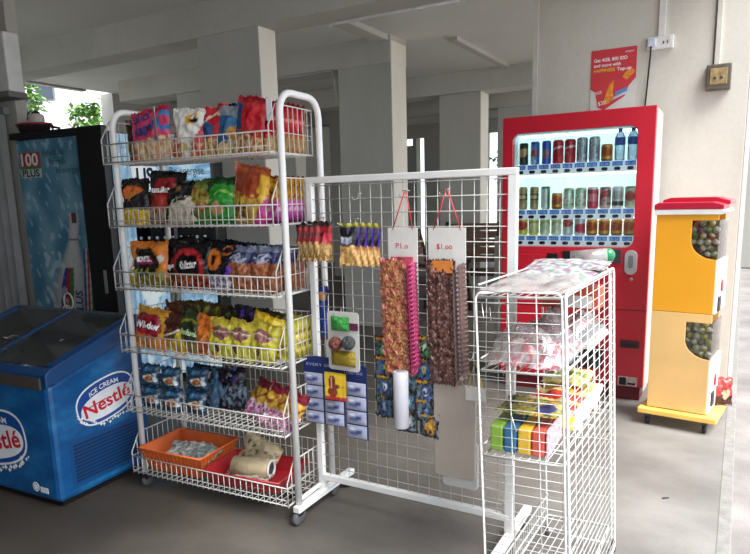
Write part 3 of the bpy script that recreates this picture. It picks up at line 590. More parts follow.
# scourer blister
bl = thing('blister_pack', 'white blister card with green sponge, wire scourer and gold pad', 'blister pack', GRID.w(.124, -.06, .586), GRID.a-.03)
def roundrect(w, h, r, n=5, cx=0, cz=0):
    pts = []
    for (sx, sz, a0) in ((1, 1, 0), (-1, 1, pi/2), (-1, -1, pi), (1, -1, 1.5*pi)):
        for k in range(n+1):
            a = a0+pi/2*k/n; pts.append((cx+sx*(w/2-r)+r*cos(a), cz+sz*(h/2-r)+r*sin(a)))
    return pts
MB().prism(roundrect(.155, .25, .015, cz=.125), 0, .003, 'xz').build('backing_card', mat('pale_card', 'd3d2cc', .5), bl)
MB().prism(roundrect(.05, .03, .006, cx=.05, cz=.19), -.004, 0, 'xz').build('maroon_label', mat('maroon_label', '6a2a4a', .5), bl)
MB().sheet(14, 10, lambda u, v: (u*.045-.01, -.006-.02*max(0, 1-u*u)*(sin(pi*v))**.5-.004*noise.noise(Vector((u*4, v*4, 0))), .17+v*.06)).build('green_sponge', mat('green_sponge', '3c9a44', .8, 0, .2, 60, .8, 120), bl)
MB().sheet(14, 10, lambda u, v: (u*.06, -.004-.018*(max(0, 1-u**4))*(sin(pi*v))**.35, .02+v*.065)).build('gold_pad', mat('gold_pad', 'a8922c', .4, .4, .2, 80, .7, 150), bl)
MB().ball((-.03, -.015, .115), .03).build('copper_scourer', mat('brown_scourer', '8a5046', .5, .3, .4, 90, 1, 200), bl)
MB().ball((.035, -.015, .125), .03).build('steel_scourer', mat('steel_scourer', '5f6466', .4, .6, .4, 90, 1, 200), bl)
# battery-like cards: blue header, rows of blister cells
def cell_card(label, x, z0, w, h, rows, cols, yaw=0):
    t = thing('blister_card', label, 'blister card', GRID.w(x, -.035, z0), GRID.a+yaw)
    MB().prism([(-w/2, 0), (w/2, 0), (w/2, h*.97), (w*.2, h), (-w*.2, h), (-w/2, h*.97)], 0, .003, 'xz').build('header_card', mat('navy_card', '23316b', .5, 0, .08), t)
    text('EVERY SINK', .018, mat('pale_blue_ink', 'aab6dc', .5), t, (-w*.42, -.002, h*.86), w*.75, name='card_lettering')
    bm_ = P('b4b8cc', ('rect', -.85, .85, .1, .9, 'a2a8c2'), ('rect', -.5, .2, .3, .62, '5b6796'), ('rect', .1, .65, .4, .7, '3c4a86'), ('ell', -.4, .75, .3, .1, 'd7daea'))
    cw, chh = w/cols, (h*.76)/rows
    c = MB(); c.sheet(12, 8, lambda u, v: (u*cw*.46, -.004-.012*(max(0, 1-u**4))*max(0, sin(pi*v))**.4, v*chh*.92), bm_); me = c.mesh('cell', False); me.materials.append(PANEL)
    for i in range(rows):
        for j in range(cols):
            o = bpy.data.objects.new('blister_cell', me); COL.objects.link(o); o.parent = t; o.location = (-w/2+cw*(j+.5), 0, chh*i+.004)
cell_card('navy topped card of silver blister cells hanging left, behind the scourer pack', .015, .325, .205, .305, 4, 2, .03)
cell_card('navy topped card of silver blister cells hanging right of the scourer pack', .178, .285, .108, .33, 4, 1, -.02)
for k, lb in enumerate(('front', 'rear')):
    fc = MB().sheet(16, 20, lambda u, v: (u*.044, 0, v*.12), pattern('e3c02c', [('ell', -.15, .62, .4, .28, '7a2f22'), ('ell', -.1, .3, .55, .18, '8a3a26'), ('ell', .35, .5, .3, .1, '7a2f22'), ('ell', -.25, .62, .12, .2, 'd8a890'), ('band', .0, .1, 'b8342c'), ('band', .93, 1, 'c9a824')], 3))
    o = fc.build('picture_card', PAPER, None); o.location = GRID.w(.070+.018*k, -.085+.02*k, .448); o.rotation_euler = (0, 0, GRID.a-.05*k)
    tag(o, 'yellow card with dark red figure hanging under the scourer pack, %s one' % lb, 'card', 'yellow picture cards under the scourer pack')
# navy bag hanging behind the left post, hotdog picture
GB('navy_packet', 'navy blue packet with sausage picture behind the left grid post', -.005, .05, .95, .11, .24, .03, P('22408f', ('ell', .4, .8, .35, .1, 'd89a5a'), ('band', 0, .06, '6a2a22'), ('swirl', .3, .1, 3, .04, '2f55b0')), 95, yaw=-6, cat='packet')
# toy packets
toyc = lambda sd: pattern('1f2a33', [('rect', -.95, .95, .84, 1, '2b2320'), ('rect', -.9, -.2, .86, .96, 'c04a2a'), ('rect', -.1, .6, .88, .95, 'd8a83a'), ('rect', -.9, .9, .08, .8, '56646c'), ('ell', .15, .42, .6, .33, ('4f9a5a', '3c5f8c', '5a86a8', '2f6ab0', 'c98a3a', '7f8a90', '44629a', '3f5a6a')[sd % 8]), ('ell', .1, .5, .26, .16, ('cfe0c0', '8fa0b8', 'c6d2da', 'e0d060', 'e8c060', 'c0c0c0', 'd0d8e8', '9ab0b8')[sd % 8]), ('food', 4, .05, .8, .22, '1b242c')], sd)
names = ('green figure', 'slate blue figure', 'pale blue figure', 'bright blue figure', 'orange figure', 'grey figure', 'steel blue figure', 'teal grey figure')
pos = [(.315, .75), (.315, .67), (.315, .59), (.315, .505), (.42, .72), (.42, .63), (.42, .54), (.42, .455), (.495, .77), (.495, .68), (.495, .59), (.495, .51), (.515, .45)]
col_names = {.315: 'left column', .42: 'middle column', .495: 'right column', .515: 'corner by the beige bags'}
row = {}
for k, (x, z) in enumerate(pos):
    cn = col_names[x]; row[cn] = row.get(cn, 0)+1
    o = GB('toy_packet', 'dark toy packet with %s, %s down in the %s' % (names[(k*3) % 8], ('first', 'second', 'third', 'fourth')[row[cn]-1], cn), x, -.03-.004*(k % 3)-.01*(k > 11), z, .088, .1, .012, toyc(k*3), 100+k, yaw=(-3, 4, 0)[k % 3], cat='toy packet')
    text('NINJA', .016, INKYEL, o, (-.03, -.0095, .084), .045, name='brand_name')
rl = thing('paper_tube', 'white paper tube hanging below the orange peanut sachet strip', 'tube', GRID.w(.387, -.085, .375), GRID.a)
MB().lathe([(.012, 0), (.03, .001), (.03, .005), (.031, .23), (.026, .232), (.012, .23)], 20).build('tube_wall', mat('white_paper_tube', 'b4b5be', .6), rl)
MB().lathe([(.011, -.001), (.017, -.001), (.017, .233), (.011, .233)], 12).build('core', mat('grey_core', '8a8a90', .7), rl)
# beige plastic bags
def flatbag(name, label, x, y, z0, w, h, m, seed, cat='bag', r=.02):
    pl = roundrect(w, h, r, cz=h/2)
    mb = MB(); mb.prism([(a+.003*noise.noise(Vector((a*30, b*30, seed))), b) for a, b in pl], 0, .012, 'xz')
    o = mb.build(name, m, None, .004); o.location = GRID.w(x, y, z0); o.rotation_euler = (0, 0, GRID.a); return tag(o, label, cat)
flatbag('carrier_bag_bundle', 'bundle of beige carrier bags hanging at the lower right of the grid', .62, -.04, .195, .175, .385, mat('beige_plastic_bag', 'b5aa9f', .55, 0, .04, 6, .25, 14), 1)
flatbag('carrier_bag_bundle', 'white carrier bags showing under the beige bag bundle', .645, -.022, .155, .15, .2, mat('white_plastic_bag', 'c9c7c4', .5, 0, .04, 6, .2, 14), 2)
cc = thing('price_card', 'white card on a yellow rubber band at the right of the beige bags', 'card', GRID.w(.705, -.05, .53), GRID.a)
MB().box(-.04, .04, -.001, .001, 0, .055).build('card', mat('white_card', 'dcd9d4', .7), cc)
MB().tube([(-.03, 0, .05), (0, -.005, .155), (.03, 0, .05)], .0025, 6).build('rubber_band', mat('yellow_band', 'd8b93a', .5), cc)
hook(.705, .70, 'steel hook with the yellow rubber band beside the cage', .05)
for o in bpy.data.objects:
    if o not in before_grid_goods and o.parent is None: o.scale = (.947, .947, .947)
# ------------------------------------------------------------------ wire cage shelf
cg = thing('wire_cage_shelf', 'tall white wire cage shelf at the front right holding papers and packets', 'display shelf', CAGE.w(0, 0, 0)+Vector((0, 0, .003)), CAGE.a)
cg.rotation_euler = (Matrix.Rotation(CAGE.a, 4, 'Z') @ Matrix.Rotation(-.042, 4, 'Y')).to_euler()
W_, D_, Hc = .245, .64, 1.05
def cbar(nm, pts, r, closed=False, seg=8): return MB().tube(pts, r, seg, closed).build(nm, WHITE, cg)
def loop(x0, x1, yy, z0, z1, axis='x', r=.02):
    pts = []
    for (cx, cz, a0) in ((x1-r, z1-r, 0), (x0+r, z1-r, pi/2), (x0+r, z0+r, pi), (x1-r, z0+r, 1.5*pi)):
        for k in range(5):
            a = a0+pi/2*k/4; u, v = cx+r*cos(a), cz+r*sin(a)
            pts.append((u, yy, v) if axis == 'x' else (yy, u, v))
    return pts
f = cbar('front_panel', loop(-W_, -.006, 0, .03, Hc), .0036, True)
m = MB()
for x in (-W_*.62, -W_*.3): m.tube([(x, 0, .03), (x, 0, Hc)], .0019, 6)
z = .06
while z < Hc-.01: m.tube([(-W_, -.002, z), (-.006, -.002, z)], .0010, 5); z += .0275
m.build('front_wires', WIRE, f)
f = cbar('side_panel', loop(0, D_, .004, .02, Hc, 'y'), .0042, True)
m = MB()
for k in range(1, 8): m.tube([(.004, D_*k/8, .02), (.004, D_*k/8, Hc)], .0017, 6)
z = .05
while z < Hc-.01: m.tube([(.006, 0, z), (.006, D_, z)], .0012, 5); z += .0275
m.build('side_wires', WIRE, f)
f = cbar('back_panel', loop(-W_, -.006, D_, .03, Hc), .0038, True)
m = MB()
for k in range(1, 4): m.tube([(-W_*k/4, D_, .03), (-W_*k/4, D_, Hc)], .0018, 5)
z = .1
while z < Hc: m.tube([(-W_, D_, z), (0, D_, z)], .0014, 5); z += .11
m.build('back_wires', WIRE, f)
for i, z in enumerate((1.035, .825, .57, .10)):
    m = MB(); m.tube([(-W_+.006, .01, z), (-.012, .01, z), (-.012, D_-.01, z), (-W_+.006, D_-.01, z)], .004, 6, True)
    m.tube([(-W_+.006, .01, z+.035), (-W_+.006, D_-.01, z+.035)], .003, 6)
    for k in range(1, 9): m.tube([(-W_+.006+(W_-.018)*k/9, .01, z), (-W_+.006+(W_-.018)*k/9, D_-.01, z)], .0019, 5)
    for k in range(1, 5): m.tube([(-W_+.006, D_*k/5, z-.003), (-.012, D_*k/5, z-.003)], .0024, 5)
    if i == 3:
        for k in range(1, 30): m.tube([(-W_+.006, D_*k/30, z), (-W_+.006, D_*k/30, z+.08)], .0018, 4)
        m.tube([(-W_+.006, 0, z+.08), (-W_+.006, D_, z+.08)], .003, 6)
    m.build('wire_shelf', WIRE, cg)
for x in (-W_, 0):
    for y in (0, D_): MB().tube([(x, y, 0), (x, y, .05)], .008, 8).build('foot', RUBBER, cg)
MB().tube([(-W_+.02, -.006, 1.02), (-W_+.03, -.02, .98), (-W_+.045, -.01, 1.01), (-W_+.05, -.02, .975)], .002, 6).build('bent_hook', STEEL, cg)
MB().tube([(-.15, -.004, .705), (-.14, -.006, .672), (-.135, -.006, .66)], .002, 6).build('small_hook', STEEL, cg)
# things on / in the cage
def crumple(name, label, fr, x0, x1, y0, y1, z, amp, m, seed, cat, col=None, edge=0, nx=26, ny=26, slope=0):
    def pos(u, v):
        X = (x0+x1)/2+(x1-x0)/2*u; Y = y0+(y1-y0)*v
        rim = min(1, (1-abs(u))*4)*min(1, v*5, (1-v)*5)
        h = amp*rim*(.8+.8*noise.noise(Vector((u*2, v*3, seed))))+amp*.45*abs(noise.noise(Vector((u*6, v*9, seed+5))))
        return (X+.01*noise.noise(Vector((v*5, seed, 0))), Y+.01*noise.noise(Vector((u*5, seed, 2))), h+slope*v)
    mb = MB().sheet(nx, ny, pos, col); o = mb.build(name, m, None, fix=False); o.location = fr.w(0, 0, z); o.rotation_euler = (0, 0, fr.a)
    return tag(o, label, cat)
PLB = clear('thin_clear_plastic', 'f0f0f0', .3, .15, .12, 'd8d4d4'); PLB2 = clear('cloudy_plastic', 'e6e6e6', .3, .2, .38, 'b9b4b2')
def newsp(u, v):
    n = noise.noise(Vector((u*4, v*5, 2))); n2 = noise.noise(Vector((u*30, v*40, 4)))
    c = (.68, .67, .66)
    if n > .12: c = (.45, .42, .48)
    if n > .32: c = (.50, .38, .41)
    if n < -.25: c = (.42, .50, .46)
    if -.1 < n < .1 and n2 > .05: c = (.5, .5, .52)
    return tuple(x+n2*.06 for x in c)
tag(crumple('newspaper', 'printed newspaper sheets lying on top of the cage shelf', CAGE, -.235, -.01, .20, .62, 1.045, .016, PAPER, 3, 'newspaper', newsp, slope=.012), 'printed newspaper sheets lying on top of the cage shelf', 'newspaper')
o = crumple('magazine', 'rolled colour magazine standing up behind the newspaper on the cage', CAGE, -.26, .0, 0, .14, 0, .01, PAPER, 6, 'magazine', lambda u, v: newsp(u*1.3+.4, v*1.2+2))
o.location = CAGE.w(.01, .46, 1.062); o.rotation_euler = (radians(7), 0, CAGE.a)
crumple('plastic_cover', 'crumpled clear plastic cover across the top front of the cage', CAGE, -.24, -.005, .0, .42, 1.045, .022, PLB2, 8, 'plastic cover')
gb = thing('bottle_cap', 'round green cap on a clear tube end at the back corner of the cage top', 'cap', CAGE.w(-.015, .64, 1.095), CAGE.a)
MB().ball((0, 0, 0), .025).build('cap', mat('green_cap', '1f7a4a', .25), gb); MB().tube([(-.12, -.02, -.015), (0, 0, -.005)], .03, 12).build('clear_tube', PLB2, gb)
for k, (y0, y1, c, lb) in enumerate(((.02, .30, 'b08a92', 'front'), (.30, .60, 'c27080', 'rear'))):
    crumple('sweet_packet_heap', 'red and white sweet packets, %s heap on the second shelf of the cage' % lb, CAGE, -.225, -.03, y0, y1, .833, .05, FOIL, 12+k, 'packets', pattern('c9b8ba', [('food', 5, 0, 1, .08, 'b03a4c'), ('food', 8, 0, 1, .25, 'e9e4e4'), ('food', 6, 0, 1, .35, 'd24a62')], k))  # heap of sweet packets modelled as a single crumpled sheet
    crumple('plastic_wrap', 'clear plastic wrap over the %s heap of sweets in the cage' % lb, CAGE, -.24, -.01, y0-.015, y1+.01, .843, .072, PLB, 20+k, 'plastic wrap')
o = thing('display_box', 'small orange box with white label inside the top of the cage', 'box', CAGE.w(-.11, .5, .925), CAGE.a)
MB().box(-.1, .09, 0, .1, 0, .075).build('carton', mat('orange_carton', 'c8583a', .5), o, .002); MB().box(-.02, .07, -.002, 0, .005, .045).build('white_label', OFFW, o)
# black round items in a tray
tr = thing('black_tray', 'pale tray of round black sweets on the second cage shelf', 'tray', CAGE.w(-.06, .33, .837), CAGE.a)
MB().box(-.03, .05, 0, .28, 0, .006).build('tray_base', OFFW, tr)
for k in range(7): MB().ball((.02, .03+k*.037, .024), .017).build('sweet', BLACK, tr)
# wafer box: colourful bars in clear pack
wb = thing('wafer_pack', 'clear pack of green, blue, yellow and red bars on the third cage shelf', 'pack', CAGE.w(-.15, .03, .575), CAGE.a+.05)
wb.scale = (.9, 1.1, 1)
for k, c in enumerate(('7fa83c', '2f6a94', 'dcb23a', 'd85a4c')):
    o = MB().box(-.088+.045*k, -.046+.045*k, 0, .17, 0, .078); o.build('bar', mat('bar_'+c, c, .4, 0, .1, 20), wb, .006)
MB().box(.094, .098, -.002, .172, 0, .083).build('pink_end_panel', mat('pink_white_print', 'e3b6c2', .5, 0, .3, 60), wb)
crumple('tissue_packs', 'crumpled dark and gold tissue packs on top of the striped bar pack', CAGE, -.225, -.04, .06, .22, .685, .014, FOIL, 31, 'tissue packs', pattern('8a8a4a', [('food', 4, 0, 1, .05, '3c4a34'), ('food', 4, 0, 1, .25, 'd0a03a'), ('ell', .5, .3, .3, .2, '3a3a60')], 2))  # tissue packs, drawn together as one crumpled sheet
for k, (y0, c1, lb) in enumerate(((.29, 'd8b03a', 'front'), (.40, 'd04a3c', 'middle'), (.52, 'e0c24a', 'rear'))):
    bag('snack_packet', 'red and yellow packet, %s of three lying in the middle of the third cage shelf' % lb, CAGE, -.115, y0-.06, .60, .2, .12, .045, P(c1, ('swirl', .5, .2, 4, .16, 'c93a34'), ('band', .8, 1, 'e4c88a'), ('side', .75, 1, 'efe2e6'), seed=k), 130+k, lean=62, cat='packet', group='red and yellow packets on the third cage shelf')
bag('snack_packet', 'pale green and cream packet lying rearmost on the third cage shelf', CAGE, -.13, .5, .66, .17, .08, .03, P('d5c98a', ('swirl', .5, .1, 4, .12, '8a9a4a')), 134, lean=60, cat='packet')
# ------------------------------------------------------------------ vending machine
vm = thing('vending_machine', 'red drink vending machine with lit window against the right wall', 'vending machine', SITE.O, SITE.a)
VW, VH, VD = .932, 1.81, .38
wx0, wx1, wz0, wz1 = -.862, -.098, .975, 1.705
SIDEW = mat('machine_side_white', 'bdb9b6', .4, 0, .03)
MB().box(-VW+.004, -.002, .3, VD, .05, VH-.005).build('rear_cabinet', SIDEW, vm, .01)
for x0, x1 in ((-VW+.004, -.865), (-.095, -.002)): MB().box(x0, x1, .04, .3, .05, VH-.005).build('side_wall', SIDEW, vm, .004)
MB().box(-.865, -.095, .04, .3, .05, .96).build('lower_cabinet', SIDEW, vm)
MB().box(-.865, -.095, .04, .3, 1.715, VH-.005).build('header_cabinet', SIDEW, vm)
# door frame with rounded opening
def frame_with_hole(x0, x1, z0, z1, hole, d0, d1):
    n = len(hole); mb = MB()
    cx = sum(p[0] for p in hole)/n; cz = sum(p[1] for p in hole)/n
    outer = []
    for (a, b) in hole:
        dx, dz = a-cx, b-cz; s = 1e9
        if dx > 1e-9: s = min(s, (x1-cx)/dx)
        if dx < -1e-9: s = min(s, (x0-cx)/dx)
        if dz > 1e-9: s = min(s, (z1-cz)/dz)
        if dz < -1e-9: s = min(s, (z0-cz)/dz)
        outer.append((cx+dx*s, cz+dz*s))
    for c in ((x0, z0), (x1, z0), (x1, z1), (x0, z1)):   # snap nearest to the corner
        i = min(range(n), key=lambda k: abs(atan2(outer[k][1]-cz, outer[k][0]-cx)-atan2(c[1]-cz, c[0]-cx))); outer[i] = c
    vs = [(a, d0, b) for a, b in hole]+[(a, d0, b) for a, b in outer]+[(a, d1, b) for a, b in hole]+[(a, d1, b) for a, b in outer]
    fs = []
    for i in range(n):
        j = (i+1) % n
        fs += [(i, j, n+j, n+i), (2*n+i, 3*n+i, 3*n+j, 2*n+j), (i, 2*n+i, 2*n+j, j), (n+i, n+j, 3*n+j, 3*n+i)]
    return mb.add(vs, fs)
hole = roundrect(wx1-wx0, wz1-wz0, .05, 6, (wx0+wx1)/2, (wz0+wz1)/2)
frame_with_hole(-VW, 0, .93, VH, hole, 0, .04).build('door_surround', RED, vm, .004)
MB().box(-VW, 0, -.002, .04, .09, .93).build('lower_door', RED, vm, .006)
MB().box(-VW+.02, -.02, .02, .3, .0, .09).build('plinth', mat('dark_red_plinth', '6a1420', .5), vm, .004)
INT = mat('lit_interior', 'dfeeee', .6, 0, .01, emit=.22)
MB().box(-.865, -.095, .29, .3, .965, 1.715).build('display_back', INT, vm)
for nm, a in {'display_side': (-.866, -.858, .04, .29, .965, 1.715), 'display_side.001': (-.102, -.094, .04, .29, .965, 1.715), 'display_top': (-.866, -.094, .04, .29, 1.70, 1.715), 'display_floor': (-.866, -.094, .04, .29, .965, .985)}.items():
    MB().box(*a).build(nm.split('.')[0], INT, vm)
TUBE = mat('lit_tube', 'eefcff', .4, 0, .0, emit=6.5)
for z in (1.688, 1.43, 1.145):
    MB().box(-.84, -.12, .17, .19, z, z+.012).build('light_tube', TUBE, vm)
STRIP = mat('price_strip_white', 'e6eaf0', .5, emit=.4); LBL = mat('price_label_blue', '3f80d0', .5, 0, .25, 90, emit=.35)
BTN = mat('button_black', '2a2530', .3)
shelf_z = (1.505, 1.215, 1.045)
for i, z in enumerate(shelf_z):
    s = MB().box(-.856, -.104, .05, .2, z-.012, z).build('display_shelf', STRIP, vm)
    st = MB().box(-.856, -.106, .03, .05, z-.065, z).build('price_strip', STRIP, vm)
    for k in range(10):
        x = -.815+.0755*k
        MB().box(x-.03, x+.03, .026, .031, z-.03, z-.004).build('price_label', LBL, st)
        MB().prism(roundrect(.036, .02, .009, 4, x, z-.047), .02, .032, 'xz').build('select_button', BTN, st)
        text(('$1.20', '$1.30', '$1.50')[(k+i) % 3], .016, INKWHITE, st, (x-.024, .0245, z-.024), .048, name='price')
gl = MB().prism(roundrect(wx1-wx0+.004, wz1-wz0+.004, .05, 6, (wx0+wx1)/2, (wz0+wz1)/2), .012, .015, 'xz').build('window_glass', clear('display_glass', 'f4fbfb', .1, .02), vm)
def slot(nm, x0, x1, z0, z1, m, d=.008, b=.003, par=vm): return MB().box(x0, x1, -.002-d, 0, z0, z1).build(nm, m, par, b)
slot('coin_panel', -.33, -.16, .88, .965, DKGREY); slot('bill_slot', -.52, -.38, .885, .95, BLACK); slot('display_readout', -.62, -.55, .89, .93, BLACK)
MB().prism(roundrect(.072, .15, .034, 6, -.104, .885), -.014, 0, 'xz').build('coin_bezel', mat('chrome_bezel', 'c9ccd0', .3, .4), vm, .003)
MB().prism(roundrect(.03, .08, .014, 5, -.104, .89), -.018, -.012, 'xz').build('coin_slot', mat('bezel_grey', '90959a', .4, .5), vm)
MB().lathe([(.001, 0), (.011, 0), (.009, .006), (.001, .007)], 14, Matrix.Translation((-.098, -.002, .78)) @ Matrix.Rotation(pi/2, 4, 'X')).build('door_lock', STEEL, vm)
slot('coin_return', -.145, -.03, .345, .395, mat('return_dark', '4c1d25', .5)); MB().box(-.13, -.045, -.013, -.009, .355, .375).build('return_flap', BLACK, vm)
stk = slot('notice_sticker', -.15, -.035, .095, .155, mat('sticker_grey', 'c9b9b9', .6, 0, .2, 50), .002, 0)
MB().box(-.142, -.1, -.006, -.004, .1, .15).build('dark_print', INKBLACK, stk); MB().box(-.09, -.045, -.006, -.004, .105, .118).build('dark_print', INKBLACK, stk)
slot('delivery_slot', -.82, -.25, .19, .33, BLACK, .004); MB().box(-.8, -.27, -.012, -.006, .2, .27).build('delivery_flap', DKGREY, vm, .004)
MB().box(-VW, 0, -.005, -.001, .585, .59).build('door_seam', mat('seam_dark_red', '7c1420', .5), vm)
# cans and bottles
def can_mesh(rad, h, cf):
    rad *= 1.12; mb = MB(); pr = [(rad*.78, 0), (rad*.92, .004), (rad, .012)]
    nz = 16
    for i in range(1, nz): pr.append((rad, .012+(h-.024)*i/nz))
    pr += [(rad, h-.012), (rad*.86, h-.003), (rad*.84, h), (rad*.78, h-.004)]
    mb.lathe(pr, 24, None, lambda th, z: cf(((th/pi+.5+1) % 2)-1, z/h)); me = mb.mesh('drink_can'); me.materials.append(FLAT)
    me.materials.append(STEEL)
    for p in me.polygons:
        if all(me.vertices[v].co.z > h-.01 for v in p.vertices): p.material_index = 1
    return me
C = {}
def cdef(k, rad, h, base, *l): C[k] = (can_mesh(rad, h, pattern(base, l, 1)), h)
cdef('dark', .026, .145, '26332c', ('swirl', .5, .12, 3, .14, 'b08a4a'), ('ell', 0, .55, .35, .2, 'c9a070'))
cdef('bluesilver', .026, .15, '3f6fc0', ('diag', -1, -.3, -.15, 'b8c2d0'), ('ell', 0, .5, .3, .15, 'b8504a'), ('band', .9, 1, '3350a0'))
cdef('blue', .026, .15, '2f5fc4', ('ell', 0, .45, .3, .2, 'a07a80'), ('diag', 1, .5, .9, '5f8ae0'))
cdef('red', .031, .15, 'c4202e', ('swirl', .5, .2, 2, .04, 'f0dcdc'), ('band', .92, 1, 'b01824'))
cdef('silver', .030, .155, 'c4cad0', ('side', -.6, -.25, '5a6068'), ('side', .3, .42, '7a8490'), ('food', 7, 0, 1, .1, '8f979f'))
cdef('gold', .031, .105, 'e09a34', ('ell', 0, .55, .4, .25, 'b8541e'), ('band', .0, .14, '7a5a3a'), ('band', .9, 1, 'caa070'))
cdef('goldblack', .025, .15, 'b09a6a', ('band', .4, .7, '2a2622'), ('ell', 0, .55, .35, .1, 'd8c08a'))
cdef('greenwhite', .026, .15, '4a8a62', ('side', -.3, .2, 'd9e0d8'), ('band', .9, 1, '2a5a3c'))
cdef('palegreen', .031, .135, 'c6d4bc', ('ell', 0, .5, .4, .25, 'e6e8d8'), ('food', 5, 0, 1, .15, '9ab890'))
cdef('pink', .031, .135, 'd4465c', ('ell', 0, .5, .4, .2, 'e88a94'), ('band', .88, 1, 'c4d4c0'))
cdef('mixed', .031, .135, 'cfa8a0', ('swirl', .5, .2, 3, .15, 'c0404c'), ('food', 5, 0, 1, .2, '7a6a60'))
cdef('whiteblack', .031, .135, 'e2e2de', ('band', .1, .32, '5a5450'), ('ell', 0, .6, .3, .2, 'b8b4ac'))
cdef('cream', .031, .135, 'd9d6bc', ('ell', 0, .55, .35, .22, 'c05a4c'), ('band', .9, 1, '8aa880'))
cdef('yellowred', .031, .13, 'dcd05a', ('ell', 0, .5, .42, .24, 'c8403a'))
cdef('yellow', .031, .13, 'd9d478', ('ell', 0, .5, .4, .3, 'e9e6b0'), ('swirl', .6, .1, 3, .05, 'a8a04a'))
cdef('lemon', .030, .13, 'e0e2c4', ('swirl', .5, .2, 3, .08, 'b0b87a'))
cdef('whitered', .031, .13, 'dfe0dc', ('ell', 0, .6, .35, .18, 'c23a3a'), ('band', 0, .12, 'b8bcb8'))
cdef('redwhite', .031, .13, 'd8d4d4', ('ell', .2, .35, .5, .25, 'd04a5a'), ('swirl', .75, .08, 4, .05, '5a9ac0'))
desc = {'dark': 'slim dark green can', 'bluesilver': 'slim blue and silver can', 'blue': 'slim blue can', 'red': 'red can', 'silver': 'white and silver can', 'gold': 'short gold orange can', 'goldblack': 'slim gold and black can', 'greenwhite': 'slim green and white can', 'palegreen': 'pale green can', 'pink': 'pinkish red can', 'mixed': 'red and beige can', 'whiteblack': 'white can with dark band', 'cream': 'cream can with red spot', 'yellowred': 'yellow can with red disc', 'yellow': 'pale yellow can', 'lemon': 'pale lemon can', 'whitered': 'white can with red disc', 'redwhite': 'white can with red swirl'}
ordn = ('first', 'second', 'third', 'fourth', 'fifth', 'sixth', 'seventh', 'eighth', 'ninth', 'tenth')
rows = (['dark', 'bluesilver', 'blue', 'red', 'red', 'silver', 'silver', 'gold'],
        ['goldblack', 'goldblack', 'greenwhite', 'gold', 'palegreen', 'palegreen', 'pink', 'mixed', 'whiteblack', 'cream'],
        ['yellowred', 'yellow', 'lemon', 'lemon', 'whitered', 'redwhite', 'gold', 'gold', 'gold', 'gold'])
for i, rw in enumerate(rows):
    for k, key in enumerate(rw):
        o = bpy.data.objects.new('drink_can', C[key][0]); COL.objects.link(o); o.location = SITE.w(-.815+.0755*k, .09, shelf_z[i]+.0005); o.rotation_euler = (0, 0, SITE.a)
        tag(o, '%s, %s from left on the %s vending machine shelf' % (desc[key], ordn[k], ('top', 'middle', 'bottom')[i]), 'can', 'drink cans in the vending machine')
for k in range(2):
    b = thing('water_bottle', 'clear water bottle with blue label and cap, %s of the two in the vending machine' % ('left', 'right')[k], 'bottle', SITE.w(-.815+.0755*(8+k), .09, shelf_z[0]+.0005), SITE.a, 'water bottles in the vending machine')
    MB().lathe([(.02, 0), (.03, .004), (.031, .08), (.029, .09), (.031, .1), (.031, .14), (.02, .165), (.012, .175), (.012, .18)], 20).build('bottle_body', clear('bottle_plastic', 'dfeaf2', .4, .05, .15, 'c8dcea'), b)
    MB().lathe([(.0315, .095), (.0322, .097), (.0322, .138), (.0315, .14)], 20).build('label_band', mat('blue_bottle_label', '2f55a8', .4, 0, .25, 60), b)
    MB().lathe([(.013, .174), (.014, .176), (.014, .192), (.012, .194)], 16).build('cap', mat('blue_cap', '27408f', .4), b)
# ------------------------------------------------------------------ capsule machine
cm = thing('capsule_machine', 'tall yellow two tier capsule toy machine with red lid on a wheeled board', 'capsule machine', CAPS.O, CAPS.a)
YU = mat('amber_yellow_panel', 'f0a624', .35, 0, .03, 4, coat=.2); YL = mat('pale_yellow_panel', 'edc07c', .4, 0, .05, 4); WP = mat('white_machine_front', 'ece9e4', .4)
bw = .325; bdp = .3
def cap_body(z0, z1, m, nm, wz0, wz1):
    # side face with curved cut-out at the upper right for the clear window
    r = .13; cx = bw; pts = [(.022, z0), (bw, z0), (bw, wz0)]
    for k in range(0, 9):
        a = pi/2*k/8; pts.append((bw-.125*sin(a), wz0+.10*(1-cos(a))))
    pts += [(bw-.125, wz1), (bw, wz1), (bw, z1), (.022, z1)]
    MB().prism(pts, .03, .04, 'xz').build(nm, m, cm, .002)
    MB().box(.022, bw-.14, .04, .03+bdp, z0, z1).build('inner_cabinet', m, cm)
    MB().box(bw-.14, bw-.01, .03+bdp-.02, .03+bdp, z0, z1).build('far_side_panel', m, cm)
    MB().box(bw-.008, bw+.012, .032, .03+bdp, z0, wz0-.005).build('front_lower_panel', WP, cm, .004)
    MB().box(bw-.14, bw-.006, .042, .03+bdp-.02, z0, wz0-.02).build('mechanism_housing', m, cm)
    MB().box(bw-.139, bw-.006, .09, .094, wz0-.018, wz1).build('window_backing', mat('window_tan', '8a7a5c', .6, 0, .2, 20), cm)
    MB().box(bw-.13, bw+.006, .033, .036, wz0-.01, wz1+.01).build('window_pane', clear('capsule_window', 'f4f4f0', .2, .05), cm)
    MB().box(bw-.002, bw+.004, .036, .03+bdp-.01, wz0-.01, wz1).build('front_window_pane', clear('capsule_window', 'f4f4f0', .2, .05), cm)
cap_body(.66, 1.185, YU, 'upper_side_panel', .95, 1.155)
cap_body(.105, .658, YL, 'lower_side_panel', .41, .61)
MB().prism([(.012, 1.185), (bw+.01, 1.185), (bw+.03, 1.2), (bw+.01, 1.215), (.012, 1.215)], .02, bdp+.04, 'xz').build('trim_band', WP, cm, .003)
RL = mat('red_lid', 'b51f38', .3, 0, .03)
